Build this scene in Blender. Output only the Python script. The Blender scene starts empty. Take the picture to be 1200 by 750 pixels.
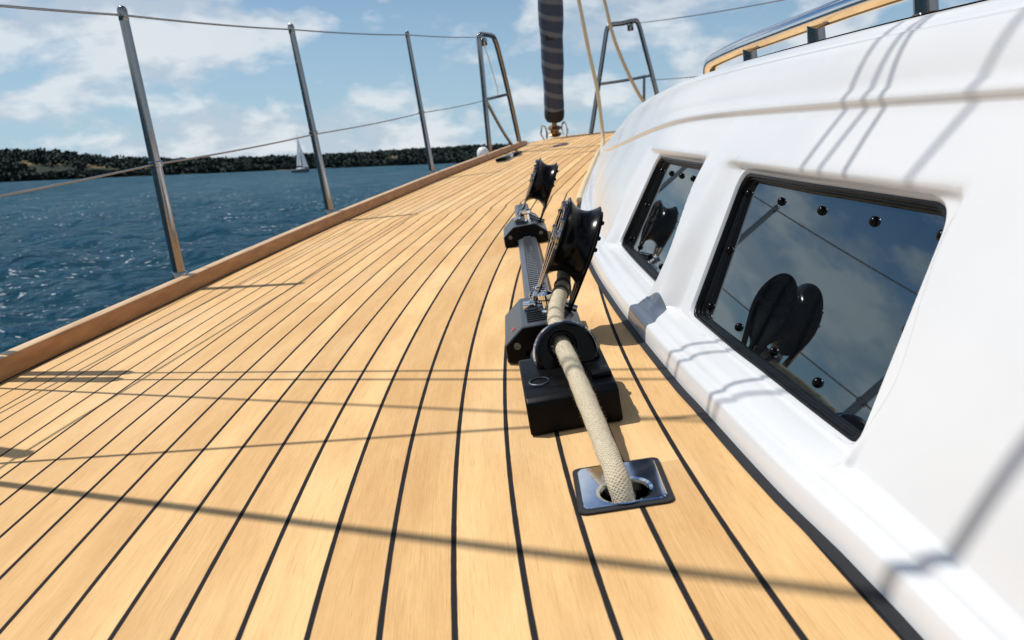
import bpy, bmesh, math, random
import numpy as np
from mathutils import Vector, Matrix, noise

random.seed(7)
rng = np.random.default_rng(7)
scene = bpy.context.scene
COL = scene.collection

# ------------------------------------------------------------------ frames
# "boat" frame: X starboard, Y forward, Z normal to the side deck (metres).
# The side deck slopes to port, so the boat frame is turned against gravity.
ROOT = globals().get('ROOT')
up_in_boat = Vector((0.1282, 0.0569, 0.9901)).normalized()
yw = (Vector((0, 1, 0)) - up_in_boat * up_in_boat.y).normalized()
xw = yw.cross(up_in_boat).normalized()
M3 = Matrix((xw, yw, up_in_boat))
M = M3.to_4x4()
CAM_H = 0.3174
SUN_BOAT = Vector((-0.46, 0.31, 1.0)).normalized()      # towards the sun
SUN = (M3 @ SUN_BOAT).normalized()
SEA_Z = -1.42

# ------------------------------------------------------------------ helpers
class MB:
    """collects verts / faces in the boat frame, links them as ONE mesh object"""
    def __init__(s): s.v, s.f, s.uv = [], [], None
    def add(s, verts, faces):
        n = len(s.v); s.v += [tuple(p) for p in verts]
        s.f += [tuple(i + n for i in fc) for fc in faces]
    def build(s, name, mat, parent=None, smooth=True, angle=35, world=False, local=None):
        me = bpy.data.meshes.new(name)
        me.from_pydata(s.v, [], s.f); me.validate()
        o = bpy.data.objects.new(name, me); COL.objects.link(o)
        me.materials.append(mat)
        bm = bmesh.new(); bm.from_mesh(me)
        bmesh.ops.recalc_face_normals(bm, faces=bm.faces)
        if smooth:
            for f in bm.faces: f.smooth = True
            lim = math.radians(angle)
            for e in bm.edges:
                if len(e.link_faces) == 2 and e.calc_face_angle(0) > lim: e.smooth = False
        bm.to_mesh(me); bm.free()
        if parent is not None: o.parent = parent
        elif not world: o.matrix_world = (M @ local) if local is not None else M
        return o

def tag(o, label=None, cat=None, group=None, kind=None):
    if label: o['label'] = label
    if cat: o['category'] = cat
    if group: o['group'] = group
    if kind: o['kind'] = kind
    return o

def empty(name, loc=(0, 0, 0), rot=None):
    o = bpy.data.objects.new(name, None); COL.objects.link(o)
    o.empty_display_size = 0.05
    L = Matrix.Translation(Vector(loc))
    if rot is not None: L = L @ rot
    o.matrix_world = M @ L
    return o

def copy_tree(o, parent=None):
    c = o.copy(); COL.objects.link(c)
    if parent is not None:
        c.parent = parent; c.matrix_parent_inverse = o.matrix_parent_inverse.copy()
    for ch in list(o.children): copy_tree(ch, c)
    return c

def catmull(pts, n=8):
    P = [Vector(p) for p in pts]
    P = [P[0] * 2 - P[1]] + P + [P[-1] * 2 - P[-2]]
    out = []
    for i in range(1, len(P) - 2):
        for k in range(n):
            t = k / n
            a, b, c, d = P[i-1], P[i], P[i+1], P[i+2]
            out.append(0.5 * ((2*b) + (c-a)*t + (2*a-5*b+4*c-d)*t*t + (3*b-a-3*c+d)*t**3))
    out.append(P[-2]); return out

def tube(mb, path, r, seg=12, cap=True, flat=None):
    P = [Vector(p) for p in path]; n = len(P)
    R = list(r) if hasattr(r, '__len__') else [r] * n
    t0 = (P[1] - P[0]).normalized()
    a = Vector((0, 0, 1)) if abs(t0.z) < .9 else Vector((1, 0, 0))
    u = t0.cross(a).normalized(); verts = []
    for i in range(n):
        t = (P[min(i+1, n-1)] - P[max(i-1, 0)]).normalized()
        u = (u - t * u.dot(t)).normalized(); w = t.cross(u)
        for k in range(seg):
            q = 2 * math.pi * k / seg
            verts.append(P[i] + (u * math.cos(q) + w * math.sin(q)) * R[i])
    faces = [(i*seg+k, i*seg+(k+1) % seg, (i+1)*seg+(k+1) % seg, (i+1)*seg+k) for i in range(n-1) for k in range(seg)]
    if cap: faces += [tuple(range(seg))[::-1], tuple(range((n-1)*seg, n*seg))]
    mb.add(verts, faces)

def lathe(mb, prof, centre, axis, seg=40, shift=None):
    """prof: list of (r, h) along axis; closed when it starts and ends on r=0 or wraps"""
    A = Vector(axis).normalized(); C = Vector(centre)
    a = Vector((0, 0, 1)) if abs(A.z) < .9 else Vector((1, 0, 0))
    u = A.cross(a).normalized(); w = A.cross(u); verts = []; n = len(prof)
    for r, hh in prof:
        for k in range(seg):
            q = 2*math.pi*k/seg
            verts.append(C + A*hh + (u*math.cos(q)+w*math.sin(q))*max(r, 1e-5) + (shift(r) if shift else Vector()))
    faces = [(i*seg+k, i*seg+(k+1) % seg, (i+1)*seg+(k+1) % seg, (i+1)*seg+k) for i in range(n-1) for k in range(seg)]
    mb.add(verts, faces)

def prism(mb, poly, d, bevel=0.0, seg=2):
    """poly: closed list of 3D points (planar), extruded by vector d, edges bevelled"""
    bm = bmesh.new(); d = Vector(d)
    a = [bm.verts.new(Vector(p)) for p in poly]; b = [bm.verts.new(Vector(p)+d) for p in poly]
    n = len(poly)
    bm.faces.new(a[::-1]); bm.faces.new(b)
    for i in range(n): bm.faces.new((a[i], a[(i+1) % n], b[(i+1) % n], b[i]))
    bmesh.ops.recalc_face_normals(bm, faces=bm.faces)
    if bevel: bmesh.ops.bevel(bm, geom=list(bm.edges), offset=bevel, segments=seg, profile=.5, affect='EDGES', clamp_overlap=True)
    bm.verts.index_update()
    mb.add([v.co.copy() for v in bm.verts], [tuple(v.index for v in f.verts) for f in bm.faces]); bm.free()

def box(mb, lo, hi, bevel=0.0, seg=2, rot=None, org=None):
    x0, y0, z0 = lo; x1, y1, z1 = hi
    p = [Vector(q) for q in ((x0,y0,z0),(x1,y0,z0),(x1,y1,z0),(x0,y1,z0))]
    d = Vector((0,0,z1-z0))
    if rot is not None:
        org = Vector(org); p = [org + rot @ q for q in p]; d = rot @ d
    prism(mb, p, d, bevel, seg)

# ------------------------------------------------------------------ materials
def mat(name):
    m = bpy.data.materials.new(name); m.use_nodes = True
    nt = m.node_tree; b = nt.nodes['Principled BSDF']
    return m, nt, b
def N(nt, t, **kw):
    n = nt.nodes.new(t)
    for k, v in kw.items(): setattr(n, k, v)
    return n
def L(nt, a, b): nt.links.new(a, b)
def math_node(nt, op, a, b=None, c=None):
    n = N(nt, 'ShaderNodeMath', operation=op)
    for i, x in enumerate((a, b, c)):
        if x is None: continue
        if isinstance(x, (int, float)): n.inputs[i].default_value = x
        else: L(nt, x, n.inputs[i])
    return n.outputs[0]
def mixc(nt, fac, a, b, mode='MIX'):
    n = N(nt, 'ShaderNodeMix', data_type='RGBA', blend_type=mode)
    for s, x in ((n.inputs[0], fac), (n.inputs[6], a), (n.inputs[7], b)):
        if isinstance(x, (int, float)): s.default_value = x
        elif isinstance(x, tuple): s.default_value = (*x, 1) if len(x) == 3 else x
        else: L(nt, x, s)
    return n.outputs[2]
def ramp(nt, x, stops):
    n = N(nt, 'ShaderNodeValToRGB'); L(nt, x, n.inputs[0]); e = n.color_ramp.elements
    while len(e) > 1: e.remove(e[-1])
    for i, (p, c) in enumerate(stops):
        el = e[0] if i == 0 else e.new(p)
        el.position = p; el.color = (*c, 1) if isinstance(c, tuple) else (c, c, c, 1)
    return n.outputs[0]
def simple(name, col, rough=.4, metal=0., spec=.5, coat=0., var=.12, scale=60., bump=.0, ior=None, rvar=.0):
    m, nt, b = mat(name)
    tc = N(nt, 'ShaderNodeTexCoord'); nz = N(nt, 'ShaderNodeTexNoise'); nz.inputs['Scale'].default_value = scale
    nz.inputs['Detail'].default_value = 5; L(nt, tc.outputs['Object'], nz.inputs['Vector'])
    c = mixc(nt, nz.outputs[0], tuple(x*(1-var) for x in col), tuple(min(1, x*(1+var)) for x in col))
    L(nt, c, b.inputs['Base Color'])
    b.inputs['Metallic'].default_value = metal; b.inputs['Roughness'].default_value = rough
    b.inputs['Specular IOR Level'].default_value = spec; b.inputs['Coat Weight'].default_value = coat
    b.inputs['Coat Roughness'].default_value = .05
    if ior: b.inputs['IOR'].default_value = ior
    if rvar:
        r = N(nt, 'ShaderNodeMapRange'); L(nt, nz.outputs[0], r.inputs[0])
        r.inputs[3].default_value = max(0, rough-rvar); r.inputs[4].default_value = rough+rvar
        L(nt, r.outputs[0], b.inputs['Roughness'])
    if bump:
        bp = N(nt, 'ShaderNodeBump'); bp.inputs['Strength'].default_value = bump; bp.inputs['Distance'].default_value = .002
        L(nt, nz.outputs[0], bp.inputs['Height']); L(nt, bp.outputs[0], b.inputs['Normal'])
    return m

M_steel = simple('polished_steel', (.27,.26,.26), .12, 1., scale=90, rvar=.05)
M_chrome = simple('mirror_steel', (.72,.73,.75), .04, 1., scale=40, rvar=.02)
M_black = simple('black_anodised', (.0025,.0025,.003), .38, 0., .10, scale=220, bump=.03, rvar=.08)
M_sheave = simple('black_sheave', (.0018,.0018,.002), .2, 0., .13, scale=120, rvar=.05)
M_rubber = simple('black_rubber', (.004,.004,.0045), .34, 0., .22, scale=150, rvar=.08)
M_alu = simple('grey_anodised', (.13,.145,.17), .36, .7, scale=200, rvar=.06)
M_carcap = simple('grey_black_anodised', (.05,.06,.072), .3, .4, scale=200, rvar=.06)
M_caulk = simple('caulk', (.014,.014,.016), .6, 0., .3, scale=80, var=.3, bump=.1)
M_white = simple('white_plastic', (.75,.75,.73), .35)
M_red = simple('red_mark', (.6,.02,.03), .4)
M_wire = simple('wire_strand', (.3,.29,.28), .32, .9, scale=500)
M_dark = simple('dark_cloth', (.012,.012,.014), .7)

def m_teak_deck():
    m, nt, b = mat('teak_planks')
    uv = N(nt, 'ShaderNodeUVMap', uv_map='plank'); sp = N(nt, 'ShaderNodeSeparateXYZ'); L(nt, uv.outputs[0], sp.inputs[0])
    u, v = sp.outputs[0], sp.outputs[1]
    fr = math_node(nt, 'FRACT', u); idx = math_node(nt, 'FLOOR', u)
    d = math_node(nt, 'MINIMUM', fr, math_node(nt, 'SUBTRACT', 1., fr))
    # uneven caulk edge
    cv = N(nt, 'ShaderNodeCombineXYZ'); L(nt, math_node(nt, 'MULTIPLY', u, .6), cv.inputs[0]); L(nt, math_node(nt, 'MULTIPLY', v, 40.), cv.inputs[1])
    en = N(nt, 'ShaderNodeTexNoise'); L(nt, cv.outputs[0], en.inputs['Vector']); en.inputs['Scale'].default_value = 1.
    dd = math_node(nt, 'ADD', d, math_node(nt, 'MULTIPLY', math_node(nt, 'SUBTRACT', en.outputs[0], .5), .014))
    cm = N(nt, 'ShaderNodeMapRange'); L(nt, dd, cm.inputs[0]); cm.inputs[1].default_value = .039; cm.inputs[2].default_value = .050
    wood = cm.outputs[0]
    # plank pieces along the length
    wn = N(nt, 'ShaderNodeTexWhiteNoise', noise_dimensions='1D'); L(nt, idx, wn.inputs['W'])
    vv = math_node(nt, 'ADD', math_node(nt, 'DIVIDE', v, 4.2), math_node(nt, 'MULTIPLY', wn.outputs[0], 7.))
    piece = math_node(nt, 'FLOOR', vv)
    w2 = N(nt, 'ShaderNodeTexWhiteNoise', noise_dimensions='2D'); c2 = N(nt, 'ShaderNodeCombineXYZ')
    L(nt, idx, c2.inputs[0]); L(nt, piece, c2.inputs[1]); L(nt, c2.outputs[0], w2.inputs['Vector'])
    rnd = w2.outputs[0]
    # grain
    def grain(su, sv, det, rough, off):
        c = N(nt, 'ShaderNodeCombineXYZ')
        L(nt, math_node(nt, 'ADD', math_node(nt, 'MULTIPLY', u, su), math_node(nt, 'MULTIPLY', rnd, 31.)), c.inputs[0])
        L(nt, math_node(nt, 'MULTIPLY', v, sv), c.inputs[1]); L(nt, math_node(nt, 'MULTIPLY', rnd, 53.+off), c.inputs[2])
        n = N(nt, 'ShaderNodeTexNoise'); n.inputs['Scale'].default_value = 1.; n.inputs['Detail'].default_value = det
        n.inputs['Roughness'].default_value = rough; n.inputs['Distortion'].default_value = .35
        L(nt, c.outputs[0], n.inputs['Vector']); return n.outputs[0]
    g1 = grain(48., 16., 7, .72, 0.); g2 = grain(120., 60., 3, .6, 9.); g3 = grain(1.3, 5., 4, .55, 17.); g4 = grain(60., 22., 2, .5, 29.)
    base = mixc(nt, rnd, (.50,.280,.104), (.80,.525,.245))
    c = mixc(nt, math_node(nt, 'MULTIPLY', ramp(nt, g1, [(.3, 0.), (.7, 1.)]), .75), base, (.79,.515,.235), 'MIX')
    c = mixc(nt, math_node(nt, 'MULTIPLY', ramp(nt, g3, [(.35, 1.), (.65, 0.)]), .38), c, (.46,.235,.080))
    c = mixc(nt, .55, c, mixc(nt, ramp(nt, g2, [(.25, 0.), (.75, 1.)]), (.66,.62,.56), (1.,1.,1.)), 'MULTIPLY')
    c = mixc(nt, math_node(nt, 'MULTIPLY', ramp(nt, g4, [(.62, 0.), (.72, 1.)]), .45), c, (.36,.17,.06))
    pn = N(nt, 'ShaderNodeTexNoise'); pn.inputs['Scale'].default_value = 2.2; pn.inputs['Detail'].default_value = 5; tcd = N(nt, 'ShaderNodeTexCoord'); L(nt, tcd.outputs['Object'], pn.inputs['Vector'])
    c = mixc(nt, math_node(nt, 'MULTIPLY', ramp(nt, pn.outputs[0], [(.50, 0.), (.68, 1.)]), .28), c, (.66,.50,.31))
    g5 = grain(90., 12., 2, .5, 41.)
    c = mixc(nt, math_node(nt, 'MULTIPLY', ramp(nt, g5, [(.60, 0.), (.70, 1.)]), .30), c, (.34,.16,.055))
    # occasional dark pores / small stains
    c = mixc(nt, wood, (.020,.019,.020), c)
    L(nt, c, b.inputs['Base Color'])
    r = N(nt, 'ShaderNodeMapRange'); L(nt, wood, r.inputs[0]); r.inputs[3].default_value = .8; r.inputs[4].default_value = .62
    L(nt, r.outputs[0], b.inputs['Roughness']); sv_ = N(nt, 'ShaderNodeMapRange'); L(nt, wood, sv_.inputs[0]); sv_.inputs[3].default_value = .04; sv_.inputs[4].default_value = .18; L(nt, sv_.outputs[0], b.inputs['Specular IOR Level'])
    hgt = math_node(nt, 'ADD', math_node(nt, 'MULTIPLY', wood, .8), math_node(nt, 'ADD', math_node(nt, 'MULTIPLY', g1, .25), math_node(nt, 'MULTIPLY', g2, .3)))
    bp = N(nt, 'ShaderNodeBump'); bp.inputs['Strength'].default_value = .45; bp.inputs['Distance'].default_value = .0012
    L(nt, hgt, bp.inputs['Height']); L(nt, bp.outputs[0], b.inputs['Normal'])
    return m
M_teak = m_teak_deck()

def m_rail():
    m, nt, b = mat('varnished_teak')
    tc = N(nt, 'ShaderNodeTexCoord'); mp = N(nt, 'ShaderNodeMapping'); mp.inputs['Scale'].default_value = (60, 5, 60)
    L(nt, tc.outputs['Object'], mp.inputs[0]); nz = N(nt, 'ShaderNodeTexNoise'); nz.inputs['Scale'].default_value = 1.; nz.inputs['Detail'].default_value = 6
    L(nt, mp.outputs[0], nz.inputs['Vector'])
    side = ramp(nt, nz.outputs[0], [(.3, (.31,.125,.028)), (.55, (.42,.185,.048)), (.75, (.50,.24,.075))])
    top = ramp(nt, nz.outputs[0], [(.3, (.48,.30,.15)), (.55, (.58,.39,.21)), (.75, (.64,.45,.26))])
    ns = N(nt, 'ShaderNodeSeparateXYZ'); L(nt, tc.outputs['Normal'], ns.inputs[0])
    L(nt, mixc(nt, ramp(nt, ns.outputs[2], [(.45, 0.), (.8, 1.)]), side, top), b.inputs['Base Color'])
    b.inputs['Roughness'].default_value = .42
    return m
M_rail = m_rail()

def m_gelcoat():
    m, nt, b = mat('white_gelcoat')
    tc = N(nt, 'ShaderNodeTexCoord'); nz = N(nt, 'ShaderNodeTexNoise'); nz.inputs['Scale'].default_value = 6.; nz.inputs['Detail'].default_value = 8
    L(nt, tc.outputs['Object'], nz.inputs['Vector'])
    mp = N(nt, 'ShaderNodeMapping'); mp.inputs['Scale'].default_value = (30, 9, 6); L(nt, tc.outputs['Object'], mp.inputs[0])
    n2 = N(nt, 'ShaderNodeTexNoise'); n2.inputs['Scale'].default_value = 1.; n2.inputs['Detail'].default_value = 7; L(nt, mp.outputs[0], n2.inputs['Vector'])
    c = mixc(nt, ramp(nt, nz.outputs[0], [(.35, 0.), (.7, 1.)]), (.58,.587,.592), (.61,.614,.617))
    c = mixc(nt, math_node(nt, 'MULTIPLY', ramp(nt, n2.outputs[0], [(.55, 0.), (.75, 1.)]), .16), c, (.52,.52,.50))
    L(nt, c, b.inputs['Base Color'])
    rr = N(nt, 'ShaderNodeMapRange'); L(nt, nz.outputs[0], rr.inputs[0]); rr.inputs[3].default_value = .11; rr.inputs[4].default_value = .26
    L(nt, rr.outputs[0], b.inputs['Roughness']); b.inputs['Specular IOR Level'].default_value = .5
    bp = N(nt, 'ShaderNodeBump'); bp.inputs['Strength'].default_value = .05; bp.inputs['Distance'].default_value = .004
    L(nt, nz.outputs[0], bp.inputs['Height']); L(nt, bp.outputs[0], b.inputs['Normal'])
    return m
M_gel = m_gelcoat()

def m_pane():
    m, nt, b = mat('tinted_acrylic')
    tc = N(nt, 'ShaderNodeTexCoord'); nz = N(nt, 'ShaderNodeTexNoise'); nz.inputs['Scale'].default_value = 9.; L(nt, tc.outputs['Object'], nz.inputs['Vector'])
    L(nt, mixc(nt, nz.outputs[0], (.003,.004,.005), (.006,.007,.009)), b.inputs['Base Color'])
    b.inputs['Roughness'].default_value = .015; b.inputs['IOR'].default_value = 2.35; b.inputs['Specular Tint'].default_value = (.76,.95,1,1)
    return m
M_pane = m_pane()

def m_rope(name, c0, c1, pitch=1100., turns=15):
    m, nt, b = mat(name)
    tc = N(nt, 'ShaderNodeTexCoord'); uv = N(nt, 'ShaderNodeUVMap', uv_map='braid'); sp = N(nt, 'ShaderNodeSeparateXYZ'); L(nt, uv.outputs[0], sp.inputs[0])
    a = math_node(nt, 'SINE', math_node(nt, 'ADD', math_node(nt, 'MULTIPLY', sp.outputs[1], pitch*2.), math_node(nt, 'MULTIPLY', sp.outputs[0], 6.2832*turns)))
    c = math_node(nt, 'SINE', math_node(nt, 'SUBTRACT', math_node(nt, 'MULTIPLY', sp.outputs[1], pitch*2.), math_node(nt, 'MULTIPLY', sp.outputs[0], 6.2832*turns)))
    h = math_node(nt, 'MAXIMUM', a, c)
    nz = N(nt, 'ShaderNodeTexNoise'); nz.inputs['Scale'].default_value = 400.; nz.inputs['Detail'].default_value = 4; L(nt, tc.outputs['Object'], nz.inputs['Vector'])
    f = math_node(nt, 'ADD', math_node(nt, 'MULTIPLY', math_node(nt, 'ADD', h, 1.), .22), math_node(nt, 'MULTIPLY', nz.outputs[0], .75))
    L(nt, mixc(nt, f, c0, c1), b.inputs['Base Color']); b.inputs['Roughness'].default_value = .85
    b.inputs['Specular IOR Level'].default_value = .15
    bp = N(nt, 'ShaderNodeBump'); bp.inputs['Strength'].default_value = .8; bp.inputs['Distance'].default_value = .0015
    L(nt, f, bp.inputs['Height']); L(nt, bp.outputs[0], b.inputs['Normal'])
    return m
M_rope = m_rope('braided_rope', (.24,.185,.11), (.66,.575,.42))
M_rope2 = m_rope('tan_sheet_rope', (.40,.29,.16), (.68,.55,.36), 120.)
M_whip = simple('rope_whipping', (.07,.055,.04), .8, scale=600, bump=.3)

def rope_obj(name, path, r, m, parent=None, seg=20, lump=.05):
    mb = MB(); n = len(path)
    ph = [r*(1+lump*(noise.noise(Vector((i*.31, r*100, 2.)))-.1)) for i in range(n)]
    tube(mb, path, ph, seg)
    o = mb.build(name, m, parent)
    me = o.data; uvl = me.uv_layers.new(name='braid')
    acc = [0.]
    for i in range(1, n): acc.append(acc[-1] + (Vector(path[i])-Vector(path[i-1])).length)
    for poly in me.polygons:
        ks = [me.loops[li].vertex_index % seg for li in poly.loop_indices]
        wrap = max(ks) - min(ks) > seg/2
        for li, k in zip(poly.loop_indices, ks):
            i = me.loops[li].vertex_index // seg
            uvl.data[li].uv = ((k + (seg if wrap and k < seg/2 else 0))/seg, acc[min(i, n-1)])
    return o

# ------------------------------------------------------------------ curves of the boat in plan
def interp_curve(P, n=12):
    c = catmull([(x, y, 0) for x, y in P], n)
    return np.array([p.y for p in c]), np.array([p.x for p in c])
RAIL = [(-1.10,-1.2), (-1.06,-.4), (-1.01,.3), (-.955,.95), (-.908,1.393), (-.868,1.62), (-.797,2.0), (-.715,2.44), (-.576,3.086),
        (-.27,4.325), (.02,5.35), (.225,6.05), (.385,6.72)]
ry, rx = interp_curve(RAIL)
def rail_x(y): return float(np.interp(y, ry, rx))
BASE = [(.205,-1.2), (.20,-.4), (.195,.2), (.190,.42), (.178,.565), (.170,.739), (.165,.853), (.161,1.183), (.170,1.54), (.205,1.95), (.262,2.415),
        (.40,3.2), (.58,4.23), (.64,4.6)]
by, bx = interp_curve(BASE)
def base_x(y): return float(np.interp(y, by, bx))
# plank seam that runs nearest under the camera; the others are offset from it
Yp = np.linspace(-1.2, 2.8, 60)
Xp = np.where(Yp > .2, -.0298 - .1390*Yp + .1150*Yp**2 - .0146*Yp**3, 0)
y0 = .2; x00 = -.0298-.1390*y0+.1150*y0**2-.0146*y0**3; s00 = -.1390+2*.1150*y0-3*.0146*y0**2
Xp = np.where(Yp > y0, Xp, x00 + s00*(Yp-y0) + .05*(Yp-y0)**2)
far = [(.355,3.6), (.555,4.4), (.83,5.4), (1.12,6.4), (1.42,7.4)]
SY = np.concatenate([Yp, [p[1] for p in far]]); SX = np.concatenate([Xp, [p[0] for p in far]])
cc = catmull([(x, y, 0) for x, y in list(zip(SX, SY))], 6)
SY = np.array([p.y for p in cc]); SX = np.array([p.x for p in cc])
SS = np.concatenate([[0], np.cumsum(np.hypot(np.diff(SX), np.diff(SY)))])
def plank_uv(x, y):
    i = int(np.argmin((SX-x)**2 + (SY-y)**2)); best = None
    for j in (max(0, i-1), min(len(SX)-2, i)):
        a = np.array([SX[j], SY[j]]); b = np.array([SX[j+1], SY[j+1]]); t = np.dot([x, y]-a, b-a)/np.dot(b-a, b-a)
        tc = min(max(t, 0), 1); q = a+(b-a)*tc; d2 = (x-q[0])**2+(y-q[1])**2
        if best is None or d2 < best[0]:
            # blend the tangent so offsets stay smooth
            T = b-a; sgn = T[1]*(x-q[0]) - T[0]*(y-q[1])
            best = (d2, math.copysign(math.sqrt(d2), sgn), SS[j]+(SS[j+1]-SS[j])*tc)
    return best[1]/.05, best[2]
def deck_z(x, y):
    d = max(0, x-.85)
    return -.16*d*d

# ------------------------------------------------------------------ deck (the ground here)
HOLE = (.0665, .600); HOLE_R = .0215
def starboard_x(y):
    pts = [(-1.2, 2.6), (3.5, 2.2), (5.2, 1.55), (6.2, 1.12), (6.75, .82), (6.98, .62)]
    return float(np.interp(y, [p[0] for p in pts], [p[1] for p in pts]))
def port_x(y):
    if y <= 6.72: return rail_x(y) - .02
    return .365 + (y-6.72)/(6.98-6.72)*.25
bm = bmesh.new()
ys = list(np.arange(-1.2, 3.0, .03)) + list(np.arange(3.0, 6.99, .06))
nc = 70; rows = []
for y in ys:
    a, b_ = port_x(y), starboard_x(y)
    rows.append([bm.verts.new((a+(b_-a)*(k/nc)**1.0, y, deck_z(a+(b_-a)*k/nc, y))) for k in range(nc+1)])
for i in range(len(ys)-1):
    for k in range(nc): bm.faces.new((rows[i][k], rows[i][k+1], rows[i+1][k+1], rows[i+1][k]))
# opening under the rope plate
kill = [f for f in bm.faces if any((v.co.x-HOLE[0])**2+(v.co.y-HOLE[1])**2 < .034**2 for v in f.verts) or
        (f.calc_center_median().xy-Vector(HOLE)).length < .05]
bmesh.ops.delete(bm, geom=kill, context='FACES')
loop = [e for e in bm.edges if len(e.link_faces) == 1 and (((e.verts[0].co+e.verts[1].co)/2).xy-Vector(HOLE)).length < .12]
ring = [bm.verts.new((HOLE[0]+HOLE_R*math.cos(2*math.pi*k/32), HOLE[1]+HOLE_R*math.sin(2*math.pi*k/32), 0)) for k in range(32)]
loop += [bm.edges.new((ring[k], ring[(k+1) % 32])) for k in range(32)]
bmesh.ops.triangle_fill(bm, edges=loop, use_beauty=True, use_dissolve=False)
# remove any fill inside the hole
bmesh.ops.delete(bm, geom=[f for f in bm.faces if all((v.co.xy-Vector(HOLE)).length < HOLE_R+1e-4 for v in f.verts)], context='FACES')
bmesh.ops.recalc_face_normals(bm, faces=bm.faces)
if sum(f.normal.z for f in bm.faces) < 0: bmesh.ops.reverse_faces(bm, faces=bm.faces)
uvl = bm.loops.layers.uv.new('plank'); cache = {}
for f in bm.faces:
    f.smooth = True
    for lp in f.loops:
        v = lp.vert
        if v not in cache: cache[v] = plank_uv(v.co.x, v.co.y)
        lp[uvl].uv = cache[v]
me = bpy.data.meshes.new('teak_deck'); bm.to_mesh(me); bm.free(); me.materials.append(M_teak)
deck = bpy.data.objects.new('teak_deck', me); COL.objects.link(deck); deck.matrix_world = M
tag(deck, kind='structure')
# caulk bead along the coachroof, along the rail, and the curved margin seams of the foredeck
def strip(mb, pts, w, z):
    P = [Vector(p) for p in pts]; n = len(P); vs = []
    for i in range(n):
        t = (P[min(i+1, n-1)]-P[max(i-1, 0)]).normalized(); s = Vector((t.y, -t.x, 0))
        for q in (-w/2, w/2):
            x = P[i]+s*q; vs.append((x.x, x.y, deck_z(x.x, x.y)+z))
    mb.add(vs, [(2*i, 2*i+1, 2*i+3, 2*i+2) for i in range(n-1)])
mb = MB()
strip(mb, [(base_x(y)-.003, y, 0) for y in np.arange(-1.1, 4.55, .05)], .0115, .0012); mb.build('caulk_seam', M_caulk, deck)
mb = MB(); strip(mb, [(rail_x(y)+.003, y, 0) for y in np.arange(-1.1, 6.7, .08)], .008, .0012); mb.build('caulk_seam', M_caulk, deck)
for pts in ([(.196,5.67,0), (.30,5.55,0), (.45,5.30,0), (.60,5.06,0), (.72,4.90,0)], [(.343,4.604,0), (.45,4.62,0), (.55,4.60,0), (.62,4.52,0)]):
    mb = MB(); strip(mb, catmull(pts, 6), .014, .0018); mb.build('caulk_seam', M_caulk, deck)

# hull side below the deck
mb = MB(); P = []
prof = [(0, -.002), (-.012, -.05), (-.015, -.35), (.03, -.9), (.25, -1.7)]
yy = list(np.arange(-1.2, 6.73, .12))
outl = [(rail_x(y)-.052, y) for y in yy]
vs = []
for x, y in outl:
    w = 1.
    for dx, dz in prof: vs.append((x+dx, y-(.25*max(0, (y-5.2)/1.5)*(-dz)), dz))
n = len(prof)
mb.add(vs, [(i*n+k, i*n+k+1, (i+1)*n+k+1, (i+1)*n+k) for i in range(len(yy)-1) for k in range(n-1)])
hull = mb.build('hull_side', M_gel); tag(hull, 'white hull side below the teak toe rail of the yacht', 'hull')

# ------------------------------------------------------------------ toe rail
mb = MB(); sec = [(0, -.001), (-.0005, .0345), (-.0012, .0368), (-.0032, .0384), (-.030, .0396), (-.0335, .0384), (-.0352, .0355), (-.044, 0), (-.05, -.03)]
vs = []; yy = list(np.arange(-1.15, 6.70, .06)); n = len(sec)
for y in yy:
    e = .01; t = Vector((rail_x(y+e)-rail_x(y-e), 2*e, 0)).normalized(); s = Vector((t.y, -t.x, 0))
    kf = 1. if y < 6.5 else max(.25, 1-(y-6.5)*3)
    for o, z in sec:
        p = Vector((rail_x(y), y, 0))+s*o; vs.append((p.x, p.y, z*kf*1.02 if z > 0 else z))
mb.add(vs, [(i*n+k, i*n+k+1, (i+1)*n+k+1, (i+1)*n+k) for i in range(len(yy)-1) for k in range(n-1)] + [tuple(range(n)), tuple(range((len(yy)-1)*n, len(yy)*n))])
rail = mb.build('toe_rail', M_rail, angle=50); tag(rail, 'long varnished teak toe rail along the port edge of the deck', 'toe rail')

for y in (2.16, -.35):
    mb = MB(); x = rail_x(y); vs_ = [(x+o*1.02-.0003+.0006*(o == 0), y+dy-.5*o, (z+.0006)*1.02) for dy in (-.0012,.0012) for o, z in sec[:7]]
    mb.add(vs_, [(k, k+1, 8+k, 7+k) for k in range(6)]); mb.build('scarf_joint', M_caulk, rail, smooth=False)
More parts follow.
